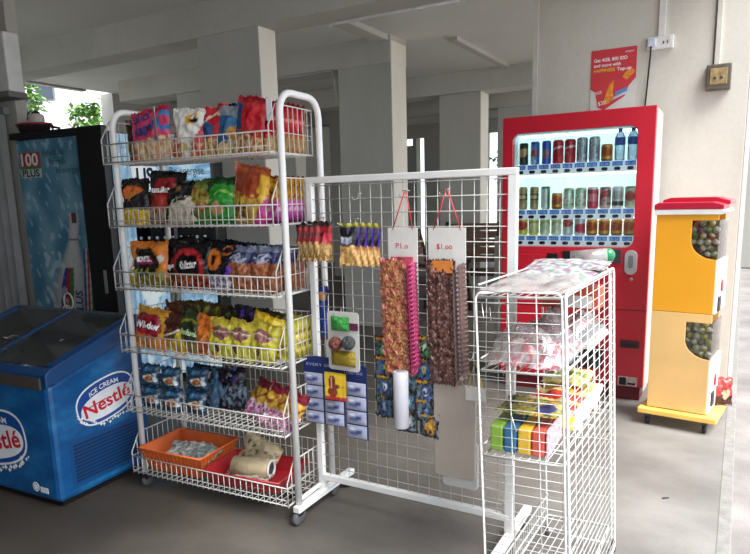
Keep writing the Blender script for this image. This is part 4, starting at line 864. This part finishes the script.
MB().prism([(.01, 1.212), (bw+.02, 1.212), (bw+.022, 1.235), (bw-.03, 1.25), (.03, 1.25), (.01, 1.24)], .018, .2, 'xz').build('lid', RL, cm, .004)
MB().prism([(.02, 1.235), (bw+.03, 1.235), (bw+.03, 1.255), (bw-.04, 1.275), (.06, 1.275), (.02, 1.262)], .16, bdp+.05, 'xz').build('rear_lid', RL, cm, .004)
for zc in (.80, .27):
    k = MB().lathe([(.001, 0), (.035, 0), (.03, .006), (.001, .008)], 18, Matrix.Translation((bw+.012, .18, zc)) @ Matrix.Rotation(pi/2, 4, 'Y')).build('turn_knob', mat('knob_red', 'c2283a', .4), cm)
    MB().box(bw+.018, bw+.026, .172, .188, zc-.035, zc+.035).build('knob_grip', WP, k, .003)
    MB().box(bw+.012, bw+.022, .08, .14, zc-.13, zc-.05).build('dispensing_chute', mat('chute_dark', '3a3234', .5), cm, .006)
MB().box(-.02, bw+.06, -.01, bdp+.12, .068, .1).build('base_board', mat('yellow_board', 'f0c560', .5, 0, .06), cm, .006)
for x in (.03, bw):
    for y in (.03, bdp+.06):
        c = MB().box(x-.015, x+.015, y-.015, y+.015, .045, .068).build('caster', DKGREY, cm, .003)
        MB().lathe([(.005, -.01), (.022, -.01), (.024, -.005), (.024, .005), (.022, .01), (.005, .01)], 16, Matrix.Translation((x, y, .0245)) @ Matrix.Rotation(pi/2, 4, 'Y')).build('wheel', BLACK, c)
capm = {}
def capsule(col, nm):
    if col not in capm:
        mb = MB().ball((0, 0, 0), .019, 14, 8, lambda th, z: hx(col) if z < .002 else (.82, .82, .78)); me = mb.mesh('toy_capsule'); me.materials.append(FLAT); capm[col] = me
    return bpy.data.objects.new('toy_capsule', capm[col])
pal = (('8a9a3a', 'olive green'), ('b8583a', 'rust red'), ('c9c4b0', 'cream'), ('6a7a30', 'dark green'), ('9a3a5a', 'plum'), ('d8b23a', 'yellow'))
pal2 = (('a8b04a', 'lime green'), ('9aa23c', 'olive green'), ('b8a23c', 'mustard'), ('6a4030', 'brown'))
for wi, (z0, pl, nm) in enumerate(((.958, pal, 'upper'), (.418, pal2, 'lower'))):
    for rr_ in range(6):
        for cc_ in range(4):
            xx = bw-.122+.036*cc_+(.013 if rr_ % 2 else 0)
            if xx > bw-.012: continue
            zz = z0+.016+rr_*.033
            if (rr_ == 0 and cc_ < 2) or (rr_ == 1 and cc_ == 0) or xx < bw-.135: continue
            col, cn = pl[(rr_*5+cc_*2+wi) % len(pl)]
            o = capsule(col, cn); COL.objects.link(o); o.location = CAPS.w(xx, .062+.003*((rr_+cc_) % 2), zz); o.rotation_euler = (random.uniform(-1, 1), random.uniform(-1, 1), 0)
            tag(o, '%s toy capsule, %s window, %s row up, %s along, yellow capsule machine' % (cn, nm, ordn[rr_], ordn[cc_]), 'capsule', 'capsules behind the %s window' % nm)
# bag hanging beside machine
bag('hanging_bag', 'small red and black bag beside the foot of the capsule machine', CAPS, bw+.05, .27, .102, .1, .16, .05, P('b8403a', ('band', 0, .35, '4a2a24'), ('ell', .2, .4, .4, .2, 'd8b08a')), 140, yaw=30, cat='bag')
# ------------------------------------------------------------------ right wall fittings (wall face y=.45)
WY = .45
ps = thing('wall_poster', 'red phone offer poster taped to the wall above the vending machine', 'poster', SITE.w(-.472, WY-.004, 1.86), SITE.a)
RP = mat('poster_red', 'd23a44', .5, 0, .04)
MB().box(0, .285, 0, .002, 0, .385).build('sheet', mat('poster_paper', 'd6d3cc', .6), ps)
MB().prism([(0, .14), (.03, .12), (.05, .02), (.09, 0.0), (.22, .08), (.24, .14), (.285, .19), (.285, .385), (0, .385)], -.0015, 0, 'xz').build('red_field', RP, ps)
for s, z, sz, wd, mm in (('Get 4GB, 800 IDD', .31, .03, .21, INKWHITE), ('and more with', .277, .03, .17, INKWHITE), ('HAPPINESS', .244, .03, .135, INKYEL), ('Top-up', .244, .03, .09, INKWHITE)):
    text(s, sz, mm, ps, (.018 if s != 'Top-up' else .165, -.0035, z), wd, name='poster_text', bold=.0006)
text('singtel', .018, INKWHITE, ps, (.215, -.0035, .352), .05, name='poster_text')
text('$30', .035, INKWHITE, ps, (.055, -.0035, .03), .05, name='poster_text', tilt=.2); text('10GB', .026, INKWHITE, ps, (.03, -.0035, .1), .045, name='poster_text', tilt=.2)
MB().prism([(.085, .03), (.1, .1), (.12, .16), (.15, .19), (.145, .12), (.15, .07), (.12, .04)], -.003, -.0016, 'xz').build('flame_shape', mat('flame_orange', 'e8902c', .5, 0, .2, 40), ps)
MB().prism([(.2, .2), (.225, .235), (.265, .245), (.28, .225), (.25, .2), (.23, .18)], -.003, -.0016, 'xz').build('flame_shape', mat('flame_orange', 'e8902c', .5, 0, .2, 40), ps)
MB().prism([(.155, .085), (.235, .11), (.232, .135), (.16, .11)], -.003, -.0016, 'xz').build('blue_card', mat('poster_blue', '5a8ac0', .5), ps)
MB().prism([(.13, .055), (.235, .095), (.235, .11), (.13, .07)], -.003, -.0016, 'xz').build('grey_card', mat('poster_grey', 'c9ccd8', .5), ps)
so = thing('wall_socket', 'white double wall socket under the left conduit', 'socket', SITE.w(-.128, WY, 2.2), SITE.a)
MB().box(0, .155, -.03, 0, 0, .078).build('socket_box', OFFW, so, .004)
MB().box(.006, .055, -.05, -.03, .018, .065).build('plug', mat('pale_plug', 'cdd3e2', .4), so, .006)
for x in (.095, .118): MB().box(x, x+.007, -.032, -.029, .03, .045).build('pin_hole', DKGREY, so)
MB().box(.126, .14, -.033, -.029, .05, .07).build('switch', OFFW, so)
cn = MB().box(-.085, -.045, -.02, 0, 2.28-2.2, .68).build('conduit_trunk', OFFW, None, .002); cn.location = SITE.w(0.02, WY, 2.2); cn.rotation_euler = (0, 0, SITE.a); tag(cn, 'white plastic conduit running up the wall from the double socket', 'conduit')
cb = MB().tube([(-.1, -.045, 2.225), (-.103, -.03, 2.17), (-.115, -.012, 2.0), (-.125, -.01, 1.83)], .005, 8).build('power_cable', INKBLACK, None); cb.location = SITE.w(0, WY, 0); cb.rotation_euler = (0, 0, SITE.a); tag(cb, 'thin black power cable dropping from the socket to the vending machine', 'cable')
cn = MB().box(.262, .292, -.018, 0, 2.05, 2.84).build('conduit_trunk', mat('cream_conduit', 'c9c5ba', .5), None, .002); cn.location = SITE.w(0, WY, 0); cn.rotation_euler = (0, 0, SITE.a); tag(cn, 'cream conduit running up the wall from the dark junction box', 'conduit')
cn = MB().tube([(.257, -.006, 2.05), (.257, -.006, 2.84)], .004, 6).build('wall_cable', mat('brown_cable', '6f6a62', .6), None); cn.location = SITE.w(0, WY, 0); cn.rotation_euler = (0, 0, SITE.a); tag(cn, 'dark cable running up beside the cream conduit on the right', 'cable')
jb = thing('junction_box', 'dark metal junction box with a tan cover on the right wall', 'electrical box', SITE.w(.225, WY, 1.915), SITE.a)
MB().box(0, .135, -.06, 0, 0, .15).build('box_body', mat('tarnished_metal', '6a6459', .45, .5, .2, 30), jb, .006)
MB().box(.02, .115, -.066, -.058, .03, .125).build('cover', mat('tan_cover', 'a38a5c', .5, .1, .2, 40), jb, .003)
for x in (.05, .085): MB().lathe([(.001, 0), (.009, 0), (.009, .006), (.001, .007)], 12, Matrix.Translation((x, -.066, .07)) @ Matrix.Rotation(pi/2, 4, 'X')).build('screw', DKGREY, jb)
# ceiling batten light
bt = thing('ceiling_batten_light', 'unlit white fluorescent batten fixed to the ceiling', 'ceiling light', SITE.w(-2.69, .60, 2.79), SITE.a)
MB().box(0, 1.25, 0, .05, .01, .055).build('batten', mat('batten_white', 'e6e6e2', .4), bt, .004); MB().tube([(.03, .025, -.008), (1.22, .025, -.008)], .014, 10).build('tube', mat('tube_white', 'f4f4f4', .3), bt)
for x in (.02, 1.22): MB().box(x-.01, x+.015, .01, .04, -.025, .012).build('lamp_holder', OFFW, bt)
cdt = MB().tube([(-4.2, 1.455, 2.6), (-3.2, 1.455, 2.6), (-3.18, 1.455, 2.45), (-3.17, 1.455, 2.3)], .012, 8).build('ceiling_pipe', mat('pipe_grey', '9a9a96', .6), None); cdt.location = SITE.O; cdt.rotation_euler = (0, 0, SITE.a); tag(cdt, 'thin grey pipe bending down at the left of the central pillar', 'pipe')
# ------------------------------------------------------------------ ice cream freezer
fz = thing('ice_cream_freezer', 'blue ice cream chest freezer with sloping glass lids at the lower left', 'freezer', FREEZ.O, FREEZ.a)
FL, FD = .93, .53
def icy(name, c0, c1, c2):
    return streaked(name, c0, c1, c2, 5, 5, 9, .3, .03, 40)
FB = icy('freezer_blue', '0e4277', '14568f', '2676ac'); FB2 = mat('freezer_rim_blue', '1a4678', .35, 0, .05)
MB().prism([(0, .03), (0, .56), (FD, .715), (FD, .03)], -FL, 0, 'yz').build('cabinet', FB, fz, .022)
# rim
for nm, a in {'side_rim': (-.028, .0), 'side_rim.l': (-FL, -FL+.028)}.items():
    MB().prism([(-.004, .555), (-.004, .612), (.02, .632), (FD, .785), (FD+.005, .76), (FD+.005, .70)], a[0]+.002*(1 if a[1] == 0 else -1), a[1]+.002*(1 if a[1] == 0 else -1), 'yz').build('side_rim', FB2, fz, .005)
MB().prism([(-.004, .555), (-.004, .612), (.02, .630), (.045, .632), (.045, .56)], -FL, 0, 'yz').build('front_rim', FB2, fz, .005)
MB().prism([(FD-.03, .70), (FD-.03, .775), (FD, .785), (FD, .70)], -FL, 0, 'yz').build('back_rim', mat('lid_frame_grey', '4a525c', .4), fz, .004)
MB().box(-FL+.01, -.03, -.012, -.002, .545, .598).build('front_bumper', mat('brown_bumper', '4a4440', .5), fz, .004)
sl = (.775-.632)/(FD-.03-.04)
def slz(y): return .634+(y-.04)*sl
MB().prism([(.04, .575), (FD-.03, .73), (FD-.03, .72), (.04, .565)], -FL+.03, -.03, 'yz').build('frosted_liner', mat('frosted_liner', '8d9190', .6, 0, .35, 12, .3, 60), fz)
GLF = clear('freezer_glass', 'c8cdd0', .5, .06, .12, '8a8f92')
for x0, x1, dz in ((-FL+.03, -FL/2+.03, 0), (-FL/2-.01, -.03, .008)):
    p = MB().prism([(.042, slz(.042)+dz-.012), (FD-.03, slz(FD-.03)+dz-.012), (FD-.03, slz(FD-.03)+dz-.007), (.042, slz(.042)+dz-.007)], x0, x1, 'yz').build('glass_lid', GLF, fz)
    for xx in (x0, x1-.018): MB().prism([(.042, slz(.042)+dz-.014), (FD-.03, slz(FD-.03)+dz-.014), (FD-.03, slz(FD-.03)+dz), (.042, slz(.042)+dz)], xx, xx+.018, 'yz').build('lid_frame', FB2, p)
for k in range(11):
    z = .095+.0165*k; MB().box(-.001, .004, .09, .47, z, z+.008).build('vent_slat', mat('vent_navy', '0c2c52', .5), fz)
MB().prism(roundrect(.42, .22, .01, 4, .28, .18), -.002, .001, 'yz').build('vent_panel', mat('vent_panel_blue', '0f4a80', .45), fz)
# logo builder (plane: local x -> along, y -> up); rot puts it on a face
def ellipse(rx, rz, n=40, ph=2.6):
    return [(rx*abs(cos(2*pi*k/n))**(2/ph)*(1 if cos(2*pi*k/n) >= 0 else -1), rz*abs(sin(2*pi*k/n))**(2/ph)*(1 if sin(2*pi*k/n) >= 0 else -1)) for k in range(n)]
def poly_on(name, pts, m, parent, loc, rot, tilt, off):
    c, s = cos(tilt), sin(tilt); pts = [(a*c-b*s, a*s+b*c) for a, b in pts]
    o = MB().prism(pts, off, off+.0008, 'xy').build(name, m, parent); o.location = loc; o.rotation_euler = rot; return o
def logo(loc, rot, sc):
    DB = mat('logo_blue', '124a96', .4); T = radians(11)
    root = poly_on('brand_badge', ellipse(.19*sc, .115*sc), mat('logo_white', 'e8ecf0', .4), fz, loc, rot, T, .001)
    poly_on('badge_ring', ellipse(.182*sc, .106*sc), DB, root, (0, 0, 0), (0, 0, 0), T, .0012)
    poly_on('badge_oval', [(a, b-.018*sc) for a, b in ellipse(.168*sc, .07*sc, ph=2.3)], mat('logo_white', 'e8ecf0', .4), root, (0, 0, 0), (0, 0, 0), T, .0022)
    o = text('Nestlé', .1*sc, INKRED, root, (-.15*sc*cos(T)+.045*sc*sin(T), -.15*sc*sin(T)-.045*sc, .0035), .30*sc, (0, 0, T), bold=.0022*sc, name='brand_name')
    MB().box(.02*sc, .145*sc, .044*sc, .05*sc, 0, .0005).build('brand_bar', INKRED, o, loc=None)
    o.data.transform(Matrix.Identity(4))
    def arc(x, y):
        return (x, y-1.4*(x)**2/sc, 0)
    text('ICE CREAM', .036*sc, INKWHITE, root, (-.012*sc, .062*sc, .0035), .19*sc, (0, 0, T), bold=.0006, align='CENTER', bend=arc, name='badge_lettering')
    for k in range(26):
        a = radians(200+k*5.5); d = random.uniform(.95, 1.15); x, y = .185*sc*d*cos(a), .12*sc*d*sin(a); rr2 = random.uniform(.002, .006)*sc
        poly_on('snow_sparkle', [(x+rr2*(1 if j % 2 else 2.2)*cos(j*pi/4), y+rr2*(1 if j % 2 else 2.2)*sin(j*pi/4)) for j in range(8)], INKWHITE, root, (0, 0, 0), (0, 0, 0), 0, .003)
    return root
logo((.0, .29, .43), (pi/2, 0, pi/2), .88)
logo((-.40, .0, .28), (pi/2, 0, 0), 1.15)
bg = poly_on('round_emblem', [(.022*cos(2*pi*k/20), .022*sin(2*pi*k/20)) for k in range(20)], INKWHITE, fz, (-.155, 0, .085), (pi/2, 0, 0), 0, .001)
poly_on('emblem_ring', [(.017*cos(2*pi*k/20), .017*sin(2*pi*k/20)) for k in range(20)], mat('logo_blue', '124a96'), bg, (0, 0, 0), (0, 0, 0), 0, .0012)
for a in range(4): poly_on('emblem_spoke', [(-.014, -.0025), (.014, -.0025), (.014, .0025), (-.014, .0025)], INKWHITE, bg, (0, 0, 0), (0, 0, 0), a*pi/4, .0022)
MB().box(-.125, -.075, -.002, 0, .065, .09).build('rating_sticker', OFFW, fz)
MB().box(-FL+.03, -.03, .03, FD-.03, 0, .03).build('plinth', BLACK, fz)
for k, (x, y, c, lb) in enumerate(((-.2, .12, 'c9cdd0', 'pale grey'), (-.42, .22, '9fb6c8', 'pale blue'), (-.7, .15, 'b8a890', 'tan'), (-.6, .32, 'd0c0b0', 'cream'), (-.25, .34, 'a8a8b0', 'silver'))):
    bag('ice_cream_pack', '%s frosted ice cream pack under the freezer glass' % lb, FREEZ, x, y, slz(y)-.058, .14, .1, .02, P(c, ('food', 5, 0, 1, .1, '7a7f84')), 150+k, lean=-90+17, yaw=15*k, cat='ice cream')
# ------------------------------------------------------------------ drink coolers
ca = thing('branded_cooler', 'tall dark cooler with sport drink bottle print at the left behind the freezer', 'drink cooler', COOLA.O, COOLA.a)
CH = 1.8
MB().box(0, .90, .03, .2, .05, CH).build('cabinet', BLACK, ca, .012)
MB().box(.665, .905, -.03, .03, .06, CH+.035).build('door_stile', BLACK, ca, .012)
MB().box(-.01, .665, -.02, .03, CH-.01, CH+.035).build('top_rail', BLACK, ca, .01)
MB().box(0, .9, .0, .13, 0, .05).build('plinth', DKGREY, ca)
def adv(u, v):
    x = (u+1)/2*.655; z = .06+v*(CH-.075)
    n = noise.noise(Vector((x*7, z*5, 1))); n2 = noise.noise(Vector((x*26+z*9, z*14, 3)))
    c = mixc((.27, .50, .62), (.50, .68, .76), max(0, min(1, .5+n)))
    if n2 > .32: c = mixc(c, (.75, .86, .9), .55)
    # bottle
    cx = .50-.22*(1.2-z) if z < 1.2 else .50
    hw = .052 if z > 1.07 else min(.17, .052+(1.07-z)*.36)
    if z < 1.27 and abs(x-cx) < hw:
        c = (.80, .80, .80); q = (x-cx)/hw
        c = mixc(c, (.5, .54, .58), abs(q)**3*.7)
        if z > 1.2 and abs(q-.1) < .45: c = (.35, .25, .22)
        if z > 1.08 and z < 1.095: c = (.45, .5, .55)
        if z < .88:
            t = q+.15*(z-.6)
            if -.55 < t < -.3: c = (.18, .25, .6)
            elif -.3 <= t < -.02: c = (.66, .2, .24)
            elif -.02 <= t < .2: c = (.22, .5, .3)
    if z < 1.02:
        t = x-(.62-.16*(1-z)-.0)-.02*0
        t = x-.56-.10*(1.0-z)*-1
        if 0 < t < .02: c = (.2, .35, .6)
        elif .02 <= t < .035: c = (.8, .8, .82)
        elif .035 <= t < .055: c = (.7, .2, .25)
        elif .055 <= t < .07: c = (.8, .8, .82)
        elif .07 <= t < .1: c = (.2, .5, .35)
    spl = noise.noise(Vector((x*18, z*16, 8)))
    if z < 1.0 and .12 < x < .36 and spl > .1: c = mixc(c, (.85, .9, .92), .6)
    return c
ap = MB().sheet(110, 240, lambda u, v: ((u+1)/2*.655+.005, 0, .06+v*(CH-.075)), adv, False).build('printed_panel', PANEL, ca)
ap.location = (0, .022, 0)
lg = MB().box(.035, .24, .016, .02, 1.60, 1.70).build('brand_square', mat('cooler_red', 'b8433c', .5), ca); text('100', .12, INKWHITE, lg, (.05, .013, 1.608), .175, bold=.003, name='brand_name')
MB().box(.035, .24, .015, .02, 1.585, 1.603).build('green_bar', mat('cooler_green', '4f7a4c', .5), lg)
MB().box(.035, .24, .016, .02, 1.525, 1.586).build('brand_strip', mat('pale_strip', 'c6ccc4', .5), ca); text('PLUS', .07, mat('dark_green_ink', '1e4a44', .5), ca, (.05, .0135, 1.532), .175, bold=.002, name='brand_name')
for i, s in enumerate(('Rehydrate.', 'Refresh.', 'Re-energise.')): text(s, .06, mat('teal_ink', '2a4a5c', .5), ca, (.27+.06*i, .0165, 1.67-.062*i), (.22, .17, .24)[i], name='slogan')
text('100PLUS', .1, INKBLUE, ca, (.50, .015, .42), .3, tilt=pi/2-.08, bold=.002, name='brand_name')
o = MB().tube([(.37+.045*cos(a), .014, .64+.06*sin(a)) for a in [2*pi*k/20 for k in range(20)]], .006, 6, True).build('ring_emblem', INKWHITE, ca); o2 = MB().tube([(.345+.045*cos(a), .014, .55+.06*sin(a)) for a in [2*pi*k/20 for k in range(20)]], .006, 6, True).build('ring_emblem', INKWHITE, ca)
MB().box(.80, .825, -.034, -.03, .72, .88).build('rating_sticker', mat('dull_sticker', '9a9a94', .6), ca)
def leaf(u, v):
    n = noise.noise(Vector((u*3, v*12, 1))); n2 = noise.noise(Vector((u*8, v*30, 4)))
    c = mixc((.42, .60, .74), (.68, .80, .86), max(0, min(1, .5+n*1.4)))
    if n2 > .25: c = mixc(c, (.85, .93, .98), .6)
    return c
sd = MB().sheet(10, 80, lambda u, v: (.905, .035+(u+1)/2*.16, .06+v*(CH-.07)), leaf, False).build('printed_side', printed('lit_print', .4, 0, emit=.25), ca)
cb_ = thing('lit_drink_cooler', 'lit drink cooler with sport drink header behind the snack rack', 'drink cooler', (-1.84, 4.66, 0), 0)
LITP = printed('lit_header_print', .4, 0, emit=.55)
MB().box(0, .70, .02, .34, .04, 1.81).build('cabinet', BLACK, cb_, .01)
MB().box(0, .70, -.03, .02, 1.40, 1.80).build('header_box', mat('header_frame', '2a3a52', .5), cb_, .006)
MB().sheet(40, 30, lambda u, v: (.35+u*.345, -.032, 1.405+v*.39), leaf, False).build('header_print', LITP, cb_)
hw = MB().box(.0, .31, -.036, -.033, 1.42, 1.585).build('white_block', mat('lit_white', 'eef2ee', .5, emit=.45), cb_); text('PLUS', .15, mat('navy_ink_bold', '1f3f6c', .5), hw, (.065, -.0375, 1.465), .225, bold=.005, name='brand_name')
MB().box(.0, .31, -.036, -.033, 1.585, 1.64).build('green_block', mat('lit_green', '4f9a5a', .5, emit=.2), cb_)
rb = MB().box(.0, .31, -.036, -.033, 1.64, 1.79).build('red_block', mat('lit_red', 'c84a50', .5, emit=.2), cb_); text('100', .17, INKWHITE, rb, (.02, -.0385, 1.60), .225, bold=.005, name='brand_name')
for i, s in enumerate(('Rehydrate.', 'Refresh.', 'Re-energise.')): text(s, .085, mat('navy_ink', '2b3f5c', .5), cb_, (.41, -.040, 1.68-.082*i), (.2, .16, .25)[i], name='slogan')
MB().sheet(10, 60, lambda u, v: (.06+u*.055, -.012, .06+v*1.33), leaf, False).build('left_door_stile', LITP, cb_)
MB().sheet(30, 40, lambda u, v: (.41+u*.29, -.012, .06+v*.82), lambda u, v: (lambda c: (.85, .9, .9) if noise.noise(Vector((u*2, v*3, 9))) > .22 else c)(leaf(u*3, v)), False).build('lower_print', LITP, cb_)
MB().box(.115, .70, -.015, -.005, .88, .90).build('door_rail', DKGREY, cb_); MB().box(.68, .70, -.015, .0, .06, 1.4).build('right_stile', BLACK, cb_)
MB().box(.12, .68, -.014, -.01, .90, 1.40).build('door_glass', clear('cooler_glass', 'b8c4cc', .3, .03), cb_)
MB().box(.40, .42, -.02, -.008, .90, 1.4).build('centre_stile', mat('steel_grey_stile', '777d84', .4, .4), cb_)
for k in range(9):
    b = thing('dark_bottle', 'dark bottle with white cap in the lit cooler, %s from the left' % ordn[k], 'bottle', (-1.84+.155+.058*k, 4.655, .905+0.0), 0, 'dark bottles in the lit cooler')
    MB().lathe([(.018, 0), (.024, .003), (.025, .1), (.012, .15), (.010, .165)], 12).build('bottle_body', mat('dark_bottle', '1c1e24', .2), b); MB().lathe([(.011, .160), (.012, .161), (.012, .18), (.010, .181)], 12).build('cap', INKWHITE, b)
# basin and pot on top of the cooler
bs = thing('plastic_basin', 'red and black round basin on top of the left cooler', 'basin', COOLA.w(.14, .08, CH+.035), COOLA.a)
bs.scale = (.88, .5, .8)
MB().lathe([(.12, 0), (.14, .01), (.165, .06), (.175, .075), (.168, .075), (.15, .05)], 28).build('bowl', mat('basin_black', '2a2024', .4), bs); MB().tube([(.172*cos(a), .172*sin(a), .075) for a in [2*pi*k/28 for k in range(28)]], .008, 8, True).build('rim', mat('basin_red', 'a8303a', .4), bs)
MB().lathe([(.01, .05), (.15, .052), (.15, .068), (.01, .07)], 24).build('filling', mat('basin_fill', '7c2a2e', .6), bs)
pt = thing('kettle', 'small white kettle with dark lid standing in the red basin', 'kettle', COOLA.w(.17, .08, CH+.089), COOLA.a)
pt.scale = (.85, .6, .85)
MB().lathe([(.06, 0), (.075, .01), (.078, .07), (.06, .09), (.03, .095)], 20).build('pot_body', mat('kettle_white', 'cfc6bc', .4), pt); MB().lathe([(.045, .09), (.04, .105), (.01, .118)], 16).build('lid', BLACK, pt)
MB().tube([(-.075, 0, .03), (-.11, 0, .06), (-.1, 0, .1), (-.05, 0, .12)], .006, 8).build('handle', BLACK, pt)
cv = MB().tube([(.3, .1, CH+.06), (.36, .05, CH+.07), (.42, .0, CH+.055), (.47, .02, CH+.045)], .009, 8).build('black_cable', BLACK, None); cv.location = COOLA.O; cv.rotation_euler = (0, 0, COOLA.a); tag(cv, 'black cable lying along the top of the left cooler', 'cable')
# ------------------------------------------------------------------ wooden loungers far behind the grid
WD = mat('brown_wood', '6b4c3a', .6, 0, .15, 12); WDD = mat('dark_wood', '3a2c26', .6, 0, .15, 12)
def lounger(label, x, y, yaw, group=None, s=1):
    t = thing('wooden_armchair', label, 'chair', (x, y, 0), yaw, group); t.scale = (s, s, s)
    bk = MB().box(-.3, .3, .28, .31, .5, .54).build('backrest', WD, t)
    for k in range(5): MB().box(-.32, .32, .25+.02*k, .28+.02*k, .50+.1*k, .585+.1*k).build('back_slat', WD, bk, .004)
    MB().box(-.33, .33, -.28, .3, .38, .42).build('seat', WDD, t, .006)
    for sx in (-.33, .33):
        MB().tube([(sx, .36, 1.0), (sx, .2, .45), (sx, .28, 0)], .025, 8).build('rear_leg', WDD, t); MB().tube([(sx, -.32, 0), (sx, -.28, .62)], .025, 8).build('front_leg', WDD, t)
        MB().box(sx-.04, sx+.04, -.34, .28, .6, .635).build('armrest', WDD, t, .006)
lounger('brown slatted wooden armchair behind the grid, in front of the far pillar', 1.2, 7.85, radians(-14))
lounger('dark wooden armchair turned sideways behind the white hanging cards', .72, 7.2, radians(65), s=.95)
st = thing('stone_stool', 'pale round stool beside the wooden armchair near the vending machine', 'stool', (1.85, 8.1, 0), 0)
MB().lathe([(.2, 0), (.22, .05), (.22, .4), (.26, .42), (.26, .47), (.05, .48)], 24).build('drum', mat('pale_stone', 'b8b2a8', .7), st)
MB().lathe([(.2, .70), (.22, .72), (.22, .83), (.05, .84)], 24).build('bucket', mat('pale_bucket', 'c9b8a8', .6), st); MB().lathe([(.04, .47), (.04, .71)], 12).build('stem', STEEL, st)
# ------------------------------------------------------------------ dark bits on the floor
for k, (x, y, lb) in enumerate(((1.77, 3.35, 'near the vending machine'), (1.72, 2.55, 'in the middle of the bright floor'))):
    o = MB().prism([(0, 0), (.03, .004), (.034, .012), (.005, .01)], .001, .004, 'xy').build('leaf_litter', DKGREY, None, 0, (x-.5, y, 0)); tag(o, 'tiny dark scrap on the concrete %s' % lb, 'litter')
wc = thing('loose_caster', 'dark loose caster on the floor under the lowest rack basket', 'caster', RACK.w(-.145, .19, 0), RACK.a+.6)
MB().box(-.02, .035, -.012, .012, .03, .045).build('plate', BLACK, wc, .003); MB().lathe([(.005, -.01), (.024, -.01), (.026, 0), (.024, .01), (.005, .01)], 14, Matrix.Translation((-.02, 0, .0265)) @ Matrix.Rotation(pi/2, 4, 'X')).build('wheel', BLACK, wc)
# ------------------------------------------------------------------ light
w = bpy.data.worlds.new('sky'); S.world = w; w.use_nodes = True; nt = w.node_tree; bgn = nt.nodes['Background']
tc = nt.nodes.new('ShaderNodeTexCoord'); sp = nt.nodes.new('ShaderNodeSeparateXYZ'); rp = nt.nodes.new('ShaderNodeValToRGB')
nt.links.new(tc.outputs['Generated'], sp.inputs[0]); nt.links.new(sp.outputs['Z'], rp.inputs[0]); nt.links.new(rp.outputs[0], bgn.inputs[0])
rp.color_ramp.elements[0].color = (.85, .9, .95, 1); rp.color_ramp.elements[1].color = (.72, .82, 1, 1)
bgn.inputs[1].default_value = 2.25
def sun(e, yaw_, elev, ang, col):
    L = bpy.data.lights.new('sun', 'SUN'); L.energy = e; L.angle = radians(ang); L.color = col
    o = bpy.data.objects.new('sun', L); COL.objects.link(o); d = Vector((cos(radians(yaw_))*cos(radians(elev)), sin(radians(yaw_))*cos(radians(elev)), sin(radians(elev))))
    o.rotation_euler = d.to_track_quat('Z', 'Y').to_euler(); return o
sun(9, -47, 56, 38, (1, .98, .95))
S.view_settings.view_transform = 'Standard'; S.view_settings.look = 'None'; S.view_settings.exposure = 0.0; S.view_settings.gamma = 1.0

for _o in bpy.data.objects:
    if _o.parent is None and 'label' in _o and not 4 <= len(_o['label'].split()) <= 16: print('LABEL?', len(_o['label'].split()), _o['label'])
_seen = {}
for _o in bpy.data.objects:
    if 'label' in _o: _seen.setdefault(_o['label'], []).append(_o.name)
for k_, v_ in _seen.items():
    if len(v_) > 1: print('DUP', k_, v_)
